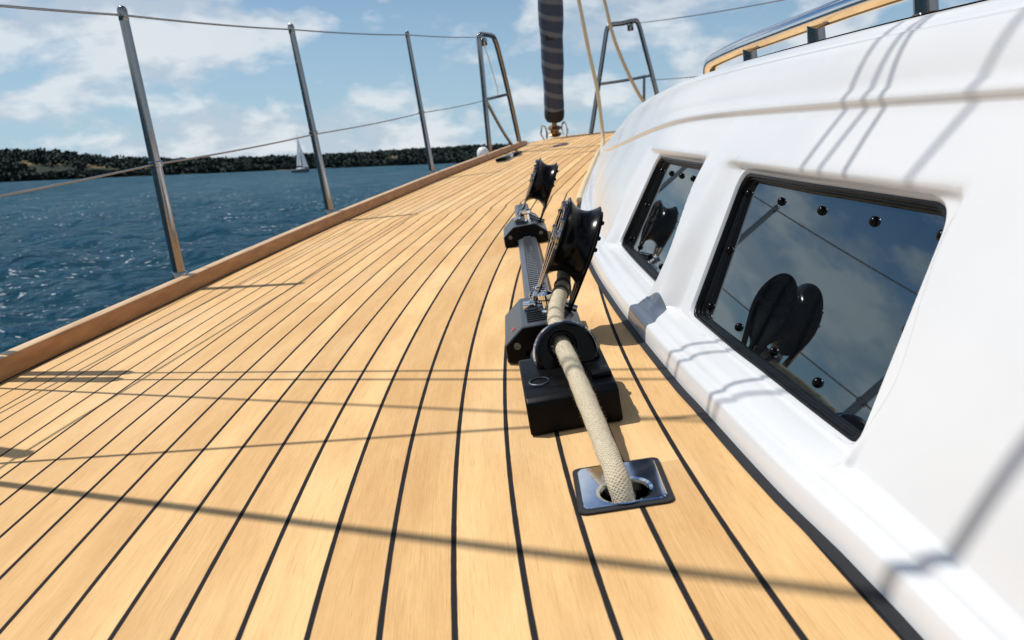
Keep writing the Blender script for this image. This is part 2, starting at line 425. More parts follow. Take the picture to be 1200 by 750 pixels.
# ------------------------------------------------------------------ stanchions and lifelines
ST = [((-.83,2.10), (-.792,2.10,.686), 'polished steel stanchion nearest the camera on the teak toe rail'),
      ((-.622,3.17), (-.613,3.17,.723), 'middle polished steel stanchion, just right of the distant white sailboat'),
      ((-.29,4.50), (-.284,4.50,.767), 'farthest polished steel stanchion, the last before the bow pulpit')]
def make_stanchion(p, top):
    b0 = Vector((p[0], p[1], .012)); t = Vector(top)
    root = empty('stanchion', b0)
    mb = MB(); k = 14; ln = (t-b0).length
    path = [(t-b0)*(i/k) for i in range(k+1)]
    tube(mb, path, [.0155-.0045*(i/k) for i in range(k+1)], 20)
    mb.build('post', M_steel, root)
    d = (t-b0).normalized()
    mb = MB(); lathe(mb, [(0,.012),(.006,.0115),(.010,.008),(.0118,.002),(.0118,-.02),(.011,-.022)], t-b0, d, 20); mb.build('cap', M_steel, root)
    mb = MB(); lathe(mb, [(.026,0.),(.026,.004),(.019,.009),(.018,.035),(.0165,.038),(0.01,.038)], Vector((0,0,0)), d, 24); mb.build('base_socket', M_steel, root)
    m_ = (t-b0)*.462
    mb = MB(); lathe(mb, [(.0148,-.008),(.0165,-.006),(.0165,.006),(.0148,.008)], m_, d, 20); mb.build('wire_ferrule', M_steel, root)
    return root
for p, t, lab in ST:
    tag(make_stanchion(p, t), lab, 'stanchion', 'stanchions along the port rail')
# two more along the rail beside and behind the camera
for p, t in (((-.968,1.175), (-.936,1.175,.655)), ((-1.08,.0), (-1.05,.0,.64))):
    tag(make_stanchion(p, t), 'polished steel stanchion on the port toe rail beside the camera, outside the frame', 'stanchion', 'stanchions along the port rail')
def wire(name, pts, r, label, seg=8):
    mb = MB(); out = []
    for a, b in zip(pts[:-1], pts[1:]):
        a, b = Vector(a), Vector(b); k = 8; sag = .004*(b-a).length
        out += [a.lerp(b, i/k)-Vector((0,0,sag*4*(i/k)*(1-i/k))) for i in range(k)]
    out.append(Vector(pts[-1])); tube(mb, out, r, seg)
    o = mb.build(name, M_wire); tag(o, label, 'lifeline'); return o
wire('lifeline', [(-1.05,0,.632), (-.936,1.175,.645), (-.792,2.1,.677), (-.613,3.17,.715), (-.284,4.5,.759), (.095,5.82,.797)], .0027,
     'upper steel lifeline running through the stanchion tops to the bow')
wire('lifeline', [(-1.065,0,.30), (-.952,1.175,.313), (-.8125,2.1,.324), (-.618,3.17,.336), (-.287,4.5,.358), (.082,5.82,.380)], .0025,
     'lower steel lifeline running halfway up the stanchions')
wire('lifeline', [(1.335,6.5,.755), (1.62,4.1,.585), (1.75,2.,.55)], .003, 'upper lifeline on the far side, right of the bow pulpit')
wire('lifeline', [(1.375,6.5,.325), (1.66,4.1,.27), (1.8,2.,.25)], .003, 'lower lifeline on the far side, running behind the coachroof')

# ------------------------------------------------------------------ bow pulpit
pul = empty('bow_pulpit', (.5,6.2,0)); O = Vector((.5,6.2,0))
def pt(name, pts, r=.018, parent=pul, n=8, m=M_steel, smooth=True):
    mb = MB(); P = catmull(pts, n) if smooth else pts
    tube(mb, [Vector(p)-O for p in P], r, 14); return mb.build(name, m, parent)
pt('rail_hoop', [(.047,5.8,0.0), (.066,5.8,.26), (.086,5.8,.52), (.102,5.8,.74), (.107,5.805,.79), (.125,5.83,.81), (.17,5.95,.812), (.206,6.05,.806), (.222,6.1,.78), (.238,6.15,.68), (.265,6.27,.40), (.292,6.38,.03)])
pt('cross_bar', [(.083,5.8,.385), (.255,6.235,.40)], .011, smooth=False)
pt('brace', [(.086,5.815,.37), (.16,6.02,.17), (.232,6.22,.015)], .011)
pt('rail_hoop', [(.855,6.5,-.02), (.93,6.5,.22), (1.0,6.5,.45), (1.07,6.5,.68), (1.095,6.5,.75), (1.125,6.5,.775), (1.22,6.5,.772), (1.30,6.5,.775), (1.335,6.5,.75), (1.365,6.5,.56), (1.40,6.5,.32), (1.46,6.5,-.12)])
pt('cross_bar', [(.975,6.5,.36), (1.20,6.5,.355), (1.395,6.5,.36)], .011)
pt('brace', [(1.33,6.5,.352), (1.30,6.5,.12), (1.27,6.5,-.12)], .011)
for c in ((.135,5.86,.765), (1.27,6.49,.735)):
    mb = MB(); lathe(mb, [(0,-.028),(.02,-.028),(.024,-.02),(.024,.016),(.016,.024),(0,.024)], Vector(c)-O, (0,0,1), 16); mb.build('clamp', M_steel, pul)
tag(pul, 'polished steel tube bow pulpit with hoops either side of the furled headsail', 'pulpit')
mb = MB(); tube(mb, catmull([(.136,5.86,.74), (.15,5.9,.66), (.165,5.93,.55), (.178,5.97,.44), (.17,5.97,.40)], 6), .004, 6)
tag(mb.build('lashing', M_white), 'thin pale line dangling from the left hoop of the bow pulpit', 'lashing')

mb = MB(); lathe(mb, [(0,-.02),(.034,-.02),(.040,.0),(.040,.02),(.034,.042),(.02,.056),(0,.06)], (.0,5.42,.03), (0,0,1), 20)
tag(mb.build('rounded_cap', M_white), 'small white rounded fitting outside the toe rail at the foot of the pulpit', 'fitting')

# mooring cleat on the foredeck
cl = empty('mooring_cleat', (.16,5.16,0)); d = Vector((.30,.98,0)).normalized(); s_ = Vector((d.y,-d.x,0))
R_ = Matrix((s_, d, Vector((0,0,1)))).transposed()
mb = MB(); box(mb, (-.03,-.21,0), (.03,.21,.006), .002, rot=R_, org=(0,0,0)); mb.build('base_plate', M_chrome, cl)
for q in (-1, 1):
    mb = MB(); box(mb, (-.032,.085 if q > 0 else -.22,.006), (.032,.22 if q > 0 else -.085,.026), .006, rot=R_, org=(0,0,0)); mb.build('horn', M_black, cl)
mb = MB(); box(mb, (-.02,-.06,.006), (.02,.06,.03), .008, rot=R_, org=(0,0,0)); mb.build('bridge', M_chrome, cl)
tag(cl, 'steel mooring cleat with black ends flat on the foredeck beside the toe rail', 'cleat')
mb = MB(); lathe(mb, [(0,.008),(.05,.008),(.058,.004),(.06,0)], (.53,5.62,0), (0,0,1), 24)
tag(mb.build('deck_filler', M_alu), 'small grey round filler cap flush in the foredeck planks', 'deck filler')

# ------------------------------------------------------------------ furled headsail
def m_sail():
    m, nt, b = mat('furled_sailcloth')
    uv = N(nt, 'ShaderNodeUVMap', uv_map='roll'); sp = N(nt, 'ShaderNodeSeparateXYZ'); L(nt, uv.outputs[0], sp.inputs[0])
    tc = N(nt, 'ShaderNodeTexCoord'); nz = N(nt, 'ShaderNodeTexNoise'); nz.inputs['Scale'].default_value = 9; nz.inputs['Detail'].default_value = 5; L(nt, tc.outputs['Object'], nz.inputs['Vector'])
    q = math_node(nt, 'ADD', math_node(nt, 'ADD', math_node(nt, 'MULTIPLY', sp.outputs[1], 9.0), sp.outputs[0]), math_node(nt, 'MULTIPLY', nz.outputs[0], .25))
    f = math_node(nt, 'FRACT', q)
    k = ramp(nt, f, [(0., 0.), (.06, 0.), (.12, .85), (.26, 1.), (.38, .9), (.43, .0), (1., 0.)])
    L(nt, mixc(nt, k, (.048,.060,.095), (.155,.16,.175)), b.inputs['Base Color']); b.inputs['Roughness'].default_value = .75
    bp = N(nt, 'ShaderNodeBump'); bp.inputs['Strength'].default_value = .5; bp.inputs['Distance'].default_value = .01
    L(nt, math_node(nt, 'ADD', math_node(nt, 'MULTIPLY', k, .4), nz.outputs[0]), bp.inputs['Height']); L(nt, bp.outputs[0], b.inputs['Normal'])
    return m
FS0 = Vector((.605,6.72,.06)); FSd = Vector((.085,-.34,1.0))     # leans with the forestay (boat frame)
hs = empty('furled_headsail', FS0)
def sail_p(t): return FSd*t
mb = MB(); n = 90; TL_ = 9.; path = [sail_p(.10+TL_*i/n) for i in range(n+1)]
rad = [(.074+.034*min(1, (i/n)*9/1.2) + .004*math.sin(i*1.9)) * (1-.35*(i/n)) for i in range(n+1)]
tube(mb, path, rad, 22); sl = mb.build('sail', m_sail(), hs)
uvl = sl.data.uv_layers.new(name='roll')
for poly in sl.data.polygons:
    ks = [sl.data.loops[li].vertex_index % 22 for li in poly.loop_indices]; wr = max(ks)-min(ks) > 11
    for li, k in zip(poly.loop_indices, ks):
        i = sl.data.loops[li].vertex_index//22; uvl.data[li].uv = ((k+(22 if wr and k < 11 else 0))/22., .10+TL_*i/n)
mb = MB(); tube(mb, [sail_p(.085+.02*i) for i in range(6)], [.066,.077,.081,.081,.080,.077], 20); mb.build('tack_cover', M_dark, hs)
mb = MB(); lathe(mb, [(0,-.055),(.05,-.055),(.055,-.045),(.035,-.035),(.033,-.01),(.055,0.),(.052,.012),(.02,.02),(.02,.09),(0,.09)], Vector((0,0,.02)), FSd, 22); mb.build('furling_drum', simple('bronze_drum', (.28,.17,.09), .35, .8), hs)
mb = MB(); prism(mb, [Vector((.02,-.085,.67)), Vector((.02,-.085,.77)), Vector((.095,-.10,.775)), Vector((.095,-.10,.675))], Vector((.0,-.006,0)), .001); 
patch = MB()
tag(hs, 'furled headsail rolled on its stay at the bow, grey with pale spiral stripes', 'sail')
# dark square patch lies on the roll
cdir = Vector((-.09,-1,.25)).normalized()
pc = sail_p(.70); sdir = FSd.normalized().cross(cdir).normalized()
vs = []; 
for a in np.linspace(-.42, .18, 6):
    for hh in (-.055, .055):
        rr_ = .1015
        p = pc + FSd.normalized()*hh + (cdir*math.cos(a)+sdir*math.sin(a))*rr_; vs.append(p)
patch.add(vs, [(2*i, 2*i+1, 2*i+3, 2*i+2) for i in range(5)]); patch.build('patch', M_dark, hs)
for q in ((-.10,-.03), (.09,.02)):
    mb = MB(); tube(mb, catmull([(q[0],q[1],-.06), (q[0]*1.15,q[1],.0), (q[0],q[1],.055), (q[0]*.7,q[1],.03), (q[0]*.75,q[1],-.05)], 5), .008, 8); mb.build('shackle', M_chrome, hs)

# sheets hanging from the sail
p1 = catmull([(.640,4.75,1.35), (.625,4.68,1.10), (.643,4.6,.794), (.660,4.6,.527), (.678,4.6,.321), (.676,4.6,.16), (.664,4.55,.05), (.63,4.42,.014), (.585,4.235,.011), (.50,3.78,.011), (.404,3.25,.011), (.33,2.85,.011), (.275,2.53,.011), (.262,2.44,.010)], 8)
tag(rope_obj('sheet_rope', p1, .0105, M_rope2, seg=10), 'tan sheet rope hanging right beside the furled sail and lying along the coachroof edge', 'rope')
p2 = catmull([(.83,5.3,1.3), (.85,5.25,1.05), (.88,5.2,.831), (.90,5.2,.66), (.928,5.2,.525), (.985,5.2,.34), (1.05,5.2,.19), (1.14,5.15,.05), (1.22,4.9,-.01)], 8)
tag(rope_obj('sheet_rope', p2, .0105, M_rope2, seg=10), 'tan sheet rope farther right, slanting down behind the coachroof', 'rope')

# ------------------------------------------------------------------ coachroof
T30 = math.tan(math.radians(30))
def zc(y): return float(np.interp(y, [-1.2,.5,.85,1.15,1.39,1.7,2.05,2.6,3.2,3.9,4.6], [.268,.263,.2575,.250,.240,.212,.175,.126,.083,.043,.008]))
def zt(y): return float(np.interp(y, [-1.2,.3,.83,1.2,1.7,2.2,2.7,3.0,3.5,4.1,4.6], [.335,.336,.331,.323,.304,.271,.216,.190,.135,.07,.015]))
def ot(y): return float(np.interp(y, [-1.2,.83,1.2,1.7,2.2,2.7,3.0,3.6,4.6], [.235,.232,.235,.235,.215,.185,.165,.12,.05]))
def sm(fn):
    ysm = np.arange(-1.3, 4.75, .02); v = np.array([fn(y) for y in ysm]); k = np.hanning(21); k /= k.sum()
    v = np.convolve(np.pad(v, 10, mode='edge'), k, 'valid'); return lambda y: float(np.interp(y, ysm, v))
zc, zt, ot = sm(zc), sm(zt), sm(ot)
PLB = [(0,-.002), (.0012,.005), (.0036,.0125), (.0056,.0180), (.0068,.0198), (.0088,.0209), (.0125,.0216), (.0168,.0223), (.0184,.0229)]
Z0 = .0308
def nose(y): return min(1., max(.12, 1-(y-2.6)/2.2)) if y > 2.6 else 1.
WINS = [dict(cell=(.537,1.004), bl=(.968,.0325), tl=(.998,.196), tr=(.570,.2005), br=(.544,.0325)),
        dict(cell=(1.101,1.516), bl=(1.510,.0325), tl=(1.478,.190), tr=(1.146,.196), br=(1.108,.0320))]
def bamp(y): return float(np.interp(y, [-1.2,.30,.52,.62,.92,1.1,1.6,2.3], [.026,.026,.016,.018,.023,.023,.019,.013]))
def sstep(t): t = min(1., max(0., t)); return t*t*(3-2*t)
def bulge(y, z):
    """1 away from the windows, 0 inside their scooped recesses"""
    b = 1.
    for w in WINS:
        ya, yf = w['cell']; ya += (w['tr'][0]-.004-ya)*sstep((z-.08)/.11)
        ztop = w['tr'][1]+(w['tl'][1]-w['tr'][1])*min(1, max(0, (y-w['tr'][0])/(w['tl'][0]-w['tr'][0])))
        ex = max((ya-y)/.019, (y-yf)/.058, 0); ez = max(0, z-ztop)/.0125
        e_ = min(1., math.hypot(ex, ez)); k_ = ez/max(1e-6, ex+ez) if e_ > 0 else 0
        b = min(b, sstep(e_)*(1-k_)+(1-(1-e_)**1.35)*k_)
    return b
def wall_pt(y, q):
    """q=0 at the plinth top, 1 at the crease"""
    g = nose(y); z0 = Z0*g; z1 = max(zc(y), z0+.002); z = z0+(z1-z0)*q
    qq = min(1, max(0, q)); B_ = bulge(y, z); bul = bamp(y)*g*(1-qq**2.8)*B_ + .010*math.sin(math.pi*qq)*sstep((.515-y)/.13) + .013*g*max(0., 1-qq/.32)**2*4*B_*(1-B_)
    return Vector((base_x(y)+(.035*g+T30*z)-bul, y, z))
def wall_z(y, z, depth=0.):
    q = (z-Z0)/(zc(y)-Z0); p = wall_pt(y, q)
    if depth:
        e = .004; n = (wall_pt(y+e, q)-wall_pt(y-e, q)).cross(wall_pt(y, q+e)-wall_pt(y, q-e)).normalized()
        if n.x > 0: n = -n
        p = p - n*depth
    return p
def upper(y):
    a = wall_pt(y, 1.); g = nose(y); X0 = a.x; Z1 = a.z; out = []
    k = min(1, g)
    out += [(X0+.0008*k, Z1+.0022*k), (X0+.0002*k, Z1+.0050*k), (X0-.0009*k, Z1+.0085*k), (X0-.0005*k, Z1+.0112*k), (X0+.0018*k, Z1+.0145*k), (X0+.006*k, Z1+.0185*k)]
    s = Vector((X0+.006*k, Z1+.0185*k)); xe = max(base_x(y)+ot(y), s.x+.015); e = Vector((xe, max(zt(y), s.y+.004)))
    c = Vector((s.x+(e.x-s.x)*.45, s.y+(e.y-s.y)*.88))
    for t in (1/12,2/12,3/12,4/12,5/12,6/12,7/12,7.7/12,7.72/12,7.95/12,8.0/12,8.6/12,9/12,10/12,11/12,1.):
        p = s*(1-t)**2+c*2*t*(1-t)+e*t*t; st_ = .0022*k if 7.71/12 < t < 8.3/12 else (.0011*k if t < .999 and t > 8.3/12 else 0); out.append((p.x+st_*.6, p.y-st_*.8))
    for dx in (.04,.1,.2,.35,.55,.8,1.1):
        out.append((e.x+dx, e.y+.012*g*(1-math.exp(-dx/.12))))
    return [Vector((x, y, z)) for x, z in out]
shell = bmesh.new(); NZ = 48
vcache = {}
def V(p):
    key = (round(p.x, 6), round(p.y, 6), round(p.z, 6))
    if key not in vcache: vcache[key] = shell.verts.new(p)
    return vcache[key]
def quad(a, b, c, d):
    vs = []
    for v in (a, b, c, d):
        if v not in vs: vs.append(v)
    if len(vs) > 2:
        try: shell.faces.new(vs)
        except ValueError: pass
NYC = 28
ycols = sorted(set([round(float(y), 4) for y in list(np.arange(-1.1, .44, .06)) + [.47, .497] + list(np.linspace(.510, .537, 12)) + list(np.linspace(.537, 1.004, NYC+1))
    + list(np.linspace(1.004, 1.068, 13)) + [1.073] + list(np.linspace(1.0775, 1.101, 8)) + list(np.linspace(1.101, 1.516, NYC+1)) + list(np.linspace(1.516, 1.578, 12)) + [1.60] + list(np.arange(1.64, 4.56, .06))]))
def in_cell(ya, yb): return any(w['cell'][0]-1e-6 <= ya and yb <= w['cell'][1]+1e-6 for w in WINS)
for ya, yb in zip(ycols[:-1], ycols[1:]):
    # plinth
    ga, gb = nose(ya), nose(yb)
    def plinth(y, g):
        w0 = wall_pt(y, 0); ow = (w0.x-base_x(y))/g; a = PLB[-1]; c = (min(.0218, (a[0]+ow)/2+.001), Z0-.0003); out = list(PLB)
        for k in range(1, 9):
            t = k/9; out.append((a[0]*(1-t)**2+c[0]*2*t*(1-t)+ow*t*t, a[1]*(1-t)**2+c[1]*2*t*(1-t)+Z0*t*t))
        return [V(Vector((base_x(y)+o*g, y, z*g))) for o, z in out]+[V(w0)]
    pa, pb = plinth(ya, ga), plinth(yb, gb)
    for i in range(len(pa)-1): quad(pa[i], pa[i+1], pb[i+1], pb[i])
    if not in_cell(ya, yb):
        for i in range(NZ):
            quad(V(wall_pt(ya, i/NZ)), V(wall_pt(ya, (i+1)/NZ)), V(wall_pt(yb, (i+1)/NZ)), V(wall_pt(yb, i/NZ)))
    ua = [V(wall_pt(ya, 1))]+[V(p) for p in upper(ya)]; ub = [V(wall_pt(yb, 1))]+[V(p) for p in upper(yb)]
    for i in range(len(ua)-1): quad(ua[i], ua[i+1], ub[i+1], ub[i])
def rquad(w, r, ins, nside):
    """rounded quadrilateral loop in (y, z): starts at bottom-right (aft), goes forward along the bottom, up, back along the top, down.
       ins = insets (bottom, fwd, top, aft). nside = (bottom, fwd, top, aft) segment counts"""
    ib, if_, it, ia = ins
    c = [Vector((w['br'][0]+ia, w['br'][1]+ib)), Vector((w['bl'][0]-if_, w['bl'][1]+ib)), Vector((w['tl'][0]-if_, w['tl'][1]-it)), Vector((w['tr'][0]+ia, w['tr'][1]-it))]
    rr_ = r if hasattr(r, '__len__') else (r,)*4
    pts = []
    for i in range(4):
        a, b, p0, p3 = c[i], c[(i+1) % 4], c[i-1], c[(i+2) % 4]
        e = (b-a).normalized(); A = a+e*rr_[i]; B = b-e*rr_[(i+1) % 4]
        n = nside[i]; seg = []
        for k in range(n+1):
            t = k/n
            # half of each corner belongs to either side
            kc = max(2, n//5)
            if k < kc:
                e0 = (a-p0).normalized(); s0 = a-e0*rr_[i]; u = .5+.5*k/kc
                seg.append(s0*(1-u)**2+a*2*u*(1-u)+A*u*u)
            elif k > n-kc:
                e2 = (p3-b).normalized(); s1 = b+e2*rr_[(i+1) % 4]; u = .5*(k-(n-kc))/kc
                seg.append(B*(1-u)**2+b*2*u*(1-u)+s1*u*u)
            else:
                u = (k-kc)/(n-2*kc) if n > 2*kc else .5
                seg.append(A.lerp(B, u))
        pts += seg[:-1]
    return pts
RAD = (.016,.014,.024,.026)
coach = empty('coachroof', (0,0,0))
win_parts = []
for w in WINS:
    yA, yB = w['cell']; ns = (NYC, NZ, NYC, NZ)
    outer = [wall_pt(round(yA+(yB-yA)*k/NYC, 4), 0) for k in range(NYC)] + [wall_pt(yB, k/NZ) for k in range(NZ)] + \
            [wall_pt(round(yB-(yB-yA)*k/NYC, 4), 1) for k in range(NYC)] + [wall_pt(yA, 1-k/NZ) for k in range(NZ)]
    oyz = [Vector((p.y, p.z)) for p in outer]
    rim = rquad(w, RAD, (0,0,0,0), ns); nn = len(rim)
    loops = [[V(p) for p in outer]]
    for t in (.16,.31,.44,.55,.64,.71,.77,.82,.865,.905,.94,.97,1.0):
        loops.append([V(wall_z(*(oyz[i].lerp(rim[i], t)))) for i in range(nn)])
    for f_, dep in ((.10,.0003), (.25,.0009), (.5,.0018), (.75,.0028), (1.,.0040)):
        lp = rquad(w, RAD, (.0022*f_,.0022*f_,.0024*f_,.0020*f_), ns)
        loops.append([V(wall_z(p.x, p.y, dep)) for p in lp])
    for la, lb in zip(loops[:-1], loops[1:]):
        for i in range(nn): quad(la[i], la[(i+1) % nn], lb[(i+1) % nn], lb[i])
    win_parts.append((w, ns, nn))
bmesh.ops.remove_doubles(shell, verts=shell.verts, dist=1e-6)
bmesh.ops.recalc_face_normals(shell, faces=shell.faces)
if sum(f.normal.z*f.calc_area() for f in shell.faces) < 0: bmesh.ops.reverse_faces(shell, faces=shell.faces)
for f in shell.faces: f.smooth = True
me = bpy.data.meshes.new('shell'); shell.to_mesh(me); shell.free(); me.materials.append(M_gel)
so = bpy.data.objects.new('shell', me); COL.objects.link(so); so.parent = coach
tag(coach, 'long white coachroof with sloping glossy sides and two dark recessed windows', 'coachroof')

for wi, (w, ns, nn) in enumerate(win_parts):
    # rubber seal lines the recess; the flat pane sits behind it
    corners = [wall_z(*w[k], .0160) for k in ('br','bl','tl','tr')]
    pn = ((corners[1]-corners[0]).cross(corners[3]-corners[0])+(corners[2]-corners[1]).cross(corners[0]-corners[1])).normalized()
    pc = sum(corners, Vector())/4
    if pn.x > 0: pn = -pn
    def onp(p): return p - pn*((p-pc).dot(pn))
    mb = MB(); lps = []
    for ins, dep in (((.0015,.0015,.0016,.0014), .0043), ((.0040,.0040,.0045,.0036), .0036), ((.0050,.0050,.0058,.0044), .0050), ((.0050,.0051,.0060,.0044), .0078), ((.0062,.0064,.0072,.0054), .0082), ((.0062,.0066,.0075,.0054), .0116), ((.0072,.0077,.0086,.0062), .0120)):
        lps.append([wall_z(p.x, p.y, dep) for p in rquad(w, RAD, ins, ns)])
    lps.append([onp(wall_z(p.x, p.y, .0160)) + pn*.0002 for p in rquad(w, RAD, (.0076,.0084,.0094,.0066), ns)])
    vs = [p for lp in lps for p in lp]
    mb.add(vs, [(j*nn+i, j*nn+(i+1) % nn, (j+1)*nn+(i+1) % nn, (j+1)*nn+i) for j in range(len(lps)-1) for i in range(nn)])
    wo = mb.build('window', M_rubber, coach, angle=60)
    lp = [onp(wall_z(p.x, p.y, .0160)) for p in rquad(w, RAD, (.005,.005,.006,.004), ns)]
    mb = MB(); mb.add([p for p in lp], [tuple(range(nn))]); po = mb.build('pane', M_pane, wo, smooth=False)
    if po.data.polygons[0].normal.dot(pn) < 0: po.data.flip_normals()
    # dome bolts around the pane
    def bolt(y, z):
        c = onp(wall_z(y, z, .0160)); mb = MB()
        lathe(mb, [(0,.0046),(.002,.0044),(.0036,.0034),(.0045,.0018),(.0048,0.)], c+pn*.0002, pn, 18); mb.build('bolt', M_sheave, wo)
    b_in, f_in, t_in, a_in = .019, .020, .022, .016
    q = [Vector((w['br'][0]+a_in, w['br'][1]+b_in)), Vector((w['bl'][0]-f_in, w['bl'][1]+b_in)), Vector((w['tl'][0]-f_in, w['tl'][1]-t_in)), Vector((w['tr'][0]+a_in, w['tr'][1]-t_in))]
    k = 4
    for i in range(k+1): p = q[3].lerp(q[2], i/k); bolt(p.x, p.y)
    for i in range(k+1): p = q[0].lerp(q[1], i/k); bolt(p.x, p.y)
    for a, b in ((q[0], q[3]), (q[1], q[2])):
        p = a.lerp(b, .5); bolt(p.x, p.y)

# laid teak on the roof inboard of the handrail edge
rb = bmesh.new(); rl = rb.loops.layers.uv.new('plank'); prev = None
for y in np.arange(-1.05, 2.45, .1):
    u = upper(y)[21:]; x0 = u[0].x+.03; row = []
    for k in range(9):
        x = x0+(u[-1].x-.02-x0)*k/8; row.append(rb.verts.new((x, y, float(np.interp(x, [p.x for p in u], [p.z for p in u]))+.0015)))
    if prev:
        for k in range(8):
            f = rb.faces.new((prev[k], prev[k+1], row[k+1], row[k]))
            for lp in f.loops: lp[rl].uv = (.5+lp.vert.co.x*.02, lp.vert.co.y)
    prev = row
me = bpy.data.meshes.new('roof_planking'); rb.to_mesh(me); rb.free(); me.materials.append(M_teak)
rpo = bpy.data.objects.new('roof_planking', me); COL.objects.link(rpo); rpo.parent = coach
# handrail on the roof
HX = .50; hr = empty('handrail', (HX,1.2,.32)); HO = Vector((HX,1.2,.32))
mb = MB(); hp = catmull([(HX,1.765,.302), (HX,1.762,.318), (HX,1.745,.331), (HX,1.70,.3385), (HX,1.547,.349), (HX,1.38,.3560), (HX,1.20,.3630), (HX,1.0,.3700), (HX,.7,.376), (HX,.3,.379), (HX,-.2,.380), (HX,-.7,.380)], 8)
tube(mb, [p-HO for p in hp], .0145, 20); mb.build('rail', M_chrome, hr)
for y, z in ((1.50,.350), (1.208,.362), (.915,.372), (.55,.377), (.1,.379)):
    mb = MB(); rz = zt(y)+.004
    lathe(mb, [(.018,rz-.012-.32),(.018,rz-.32+.002),(.0128,rz-.32+.006),(.0122,z-.32)], Vector((0,y-1.2,0)), (0,0,1), 18); mb.build('post', M_steel, hr)
tag(hr, 'polished steel handrail on short posts along the top of the coachroof', 'handrail')

# ------------------------------------------------------------------ genoa track, cars, end block, rope, plate
def track_c(y): return .040+.034*(y-1.07)
tr = empty('genoa_track', (track_c(1.6),1.6,0))
TD = Vector((.034,1,0)).normalized(); TS = Vector((TD.y,-TD.x,0)); RT = Matrix((TS, TD, Vector((0,0,1)))).transposed()
mb = MB()
sec = [(-.0215,.0015), (-.0215,.012), (-.019,.0165), (-.0105,.0185), (-.0095,.017), (.0095,.017), (.0105,.0185), (.019,.0165), (.0215,.012), (.0215,.0015)]
prism(mb, [RT @ Vector((x, -.68, z)) for x, z in sec], RT @ Vector((0,1.62,0))); mb.build('rail', M_alu, tr, angle=25)
mb = MB(); box(mb, (-.0094,-.675,.0168), (.0094,.935,.0180), .0003, 1, rot=RT, org=(0,0,0)); mb.build('channel', M_dark, tr)
mb = MB()
yv = -.66
while yv < .92:
    box(mb, (-.0090,yv,.0172), (.0090,yv+.0075,.0212), .0009, 1, rot=RT, org=(0,0,0)); yv += .0165
mb.build('rack_teeth', M_steel, tr)
tag(tr, 'grey toothed sheet track bolted to the deck beneath both cars', 'track')

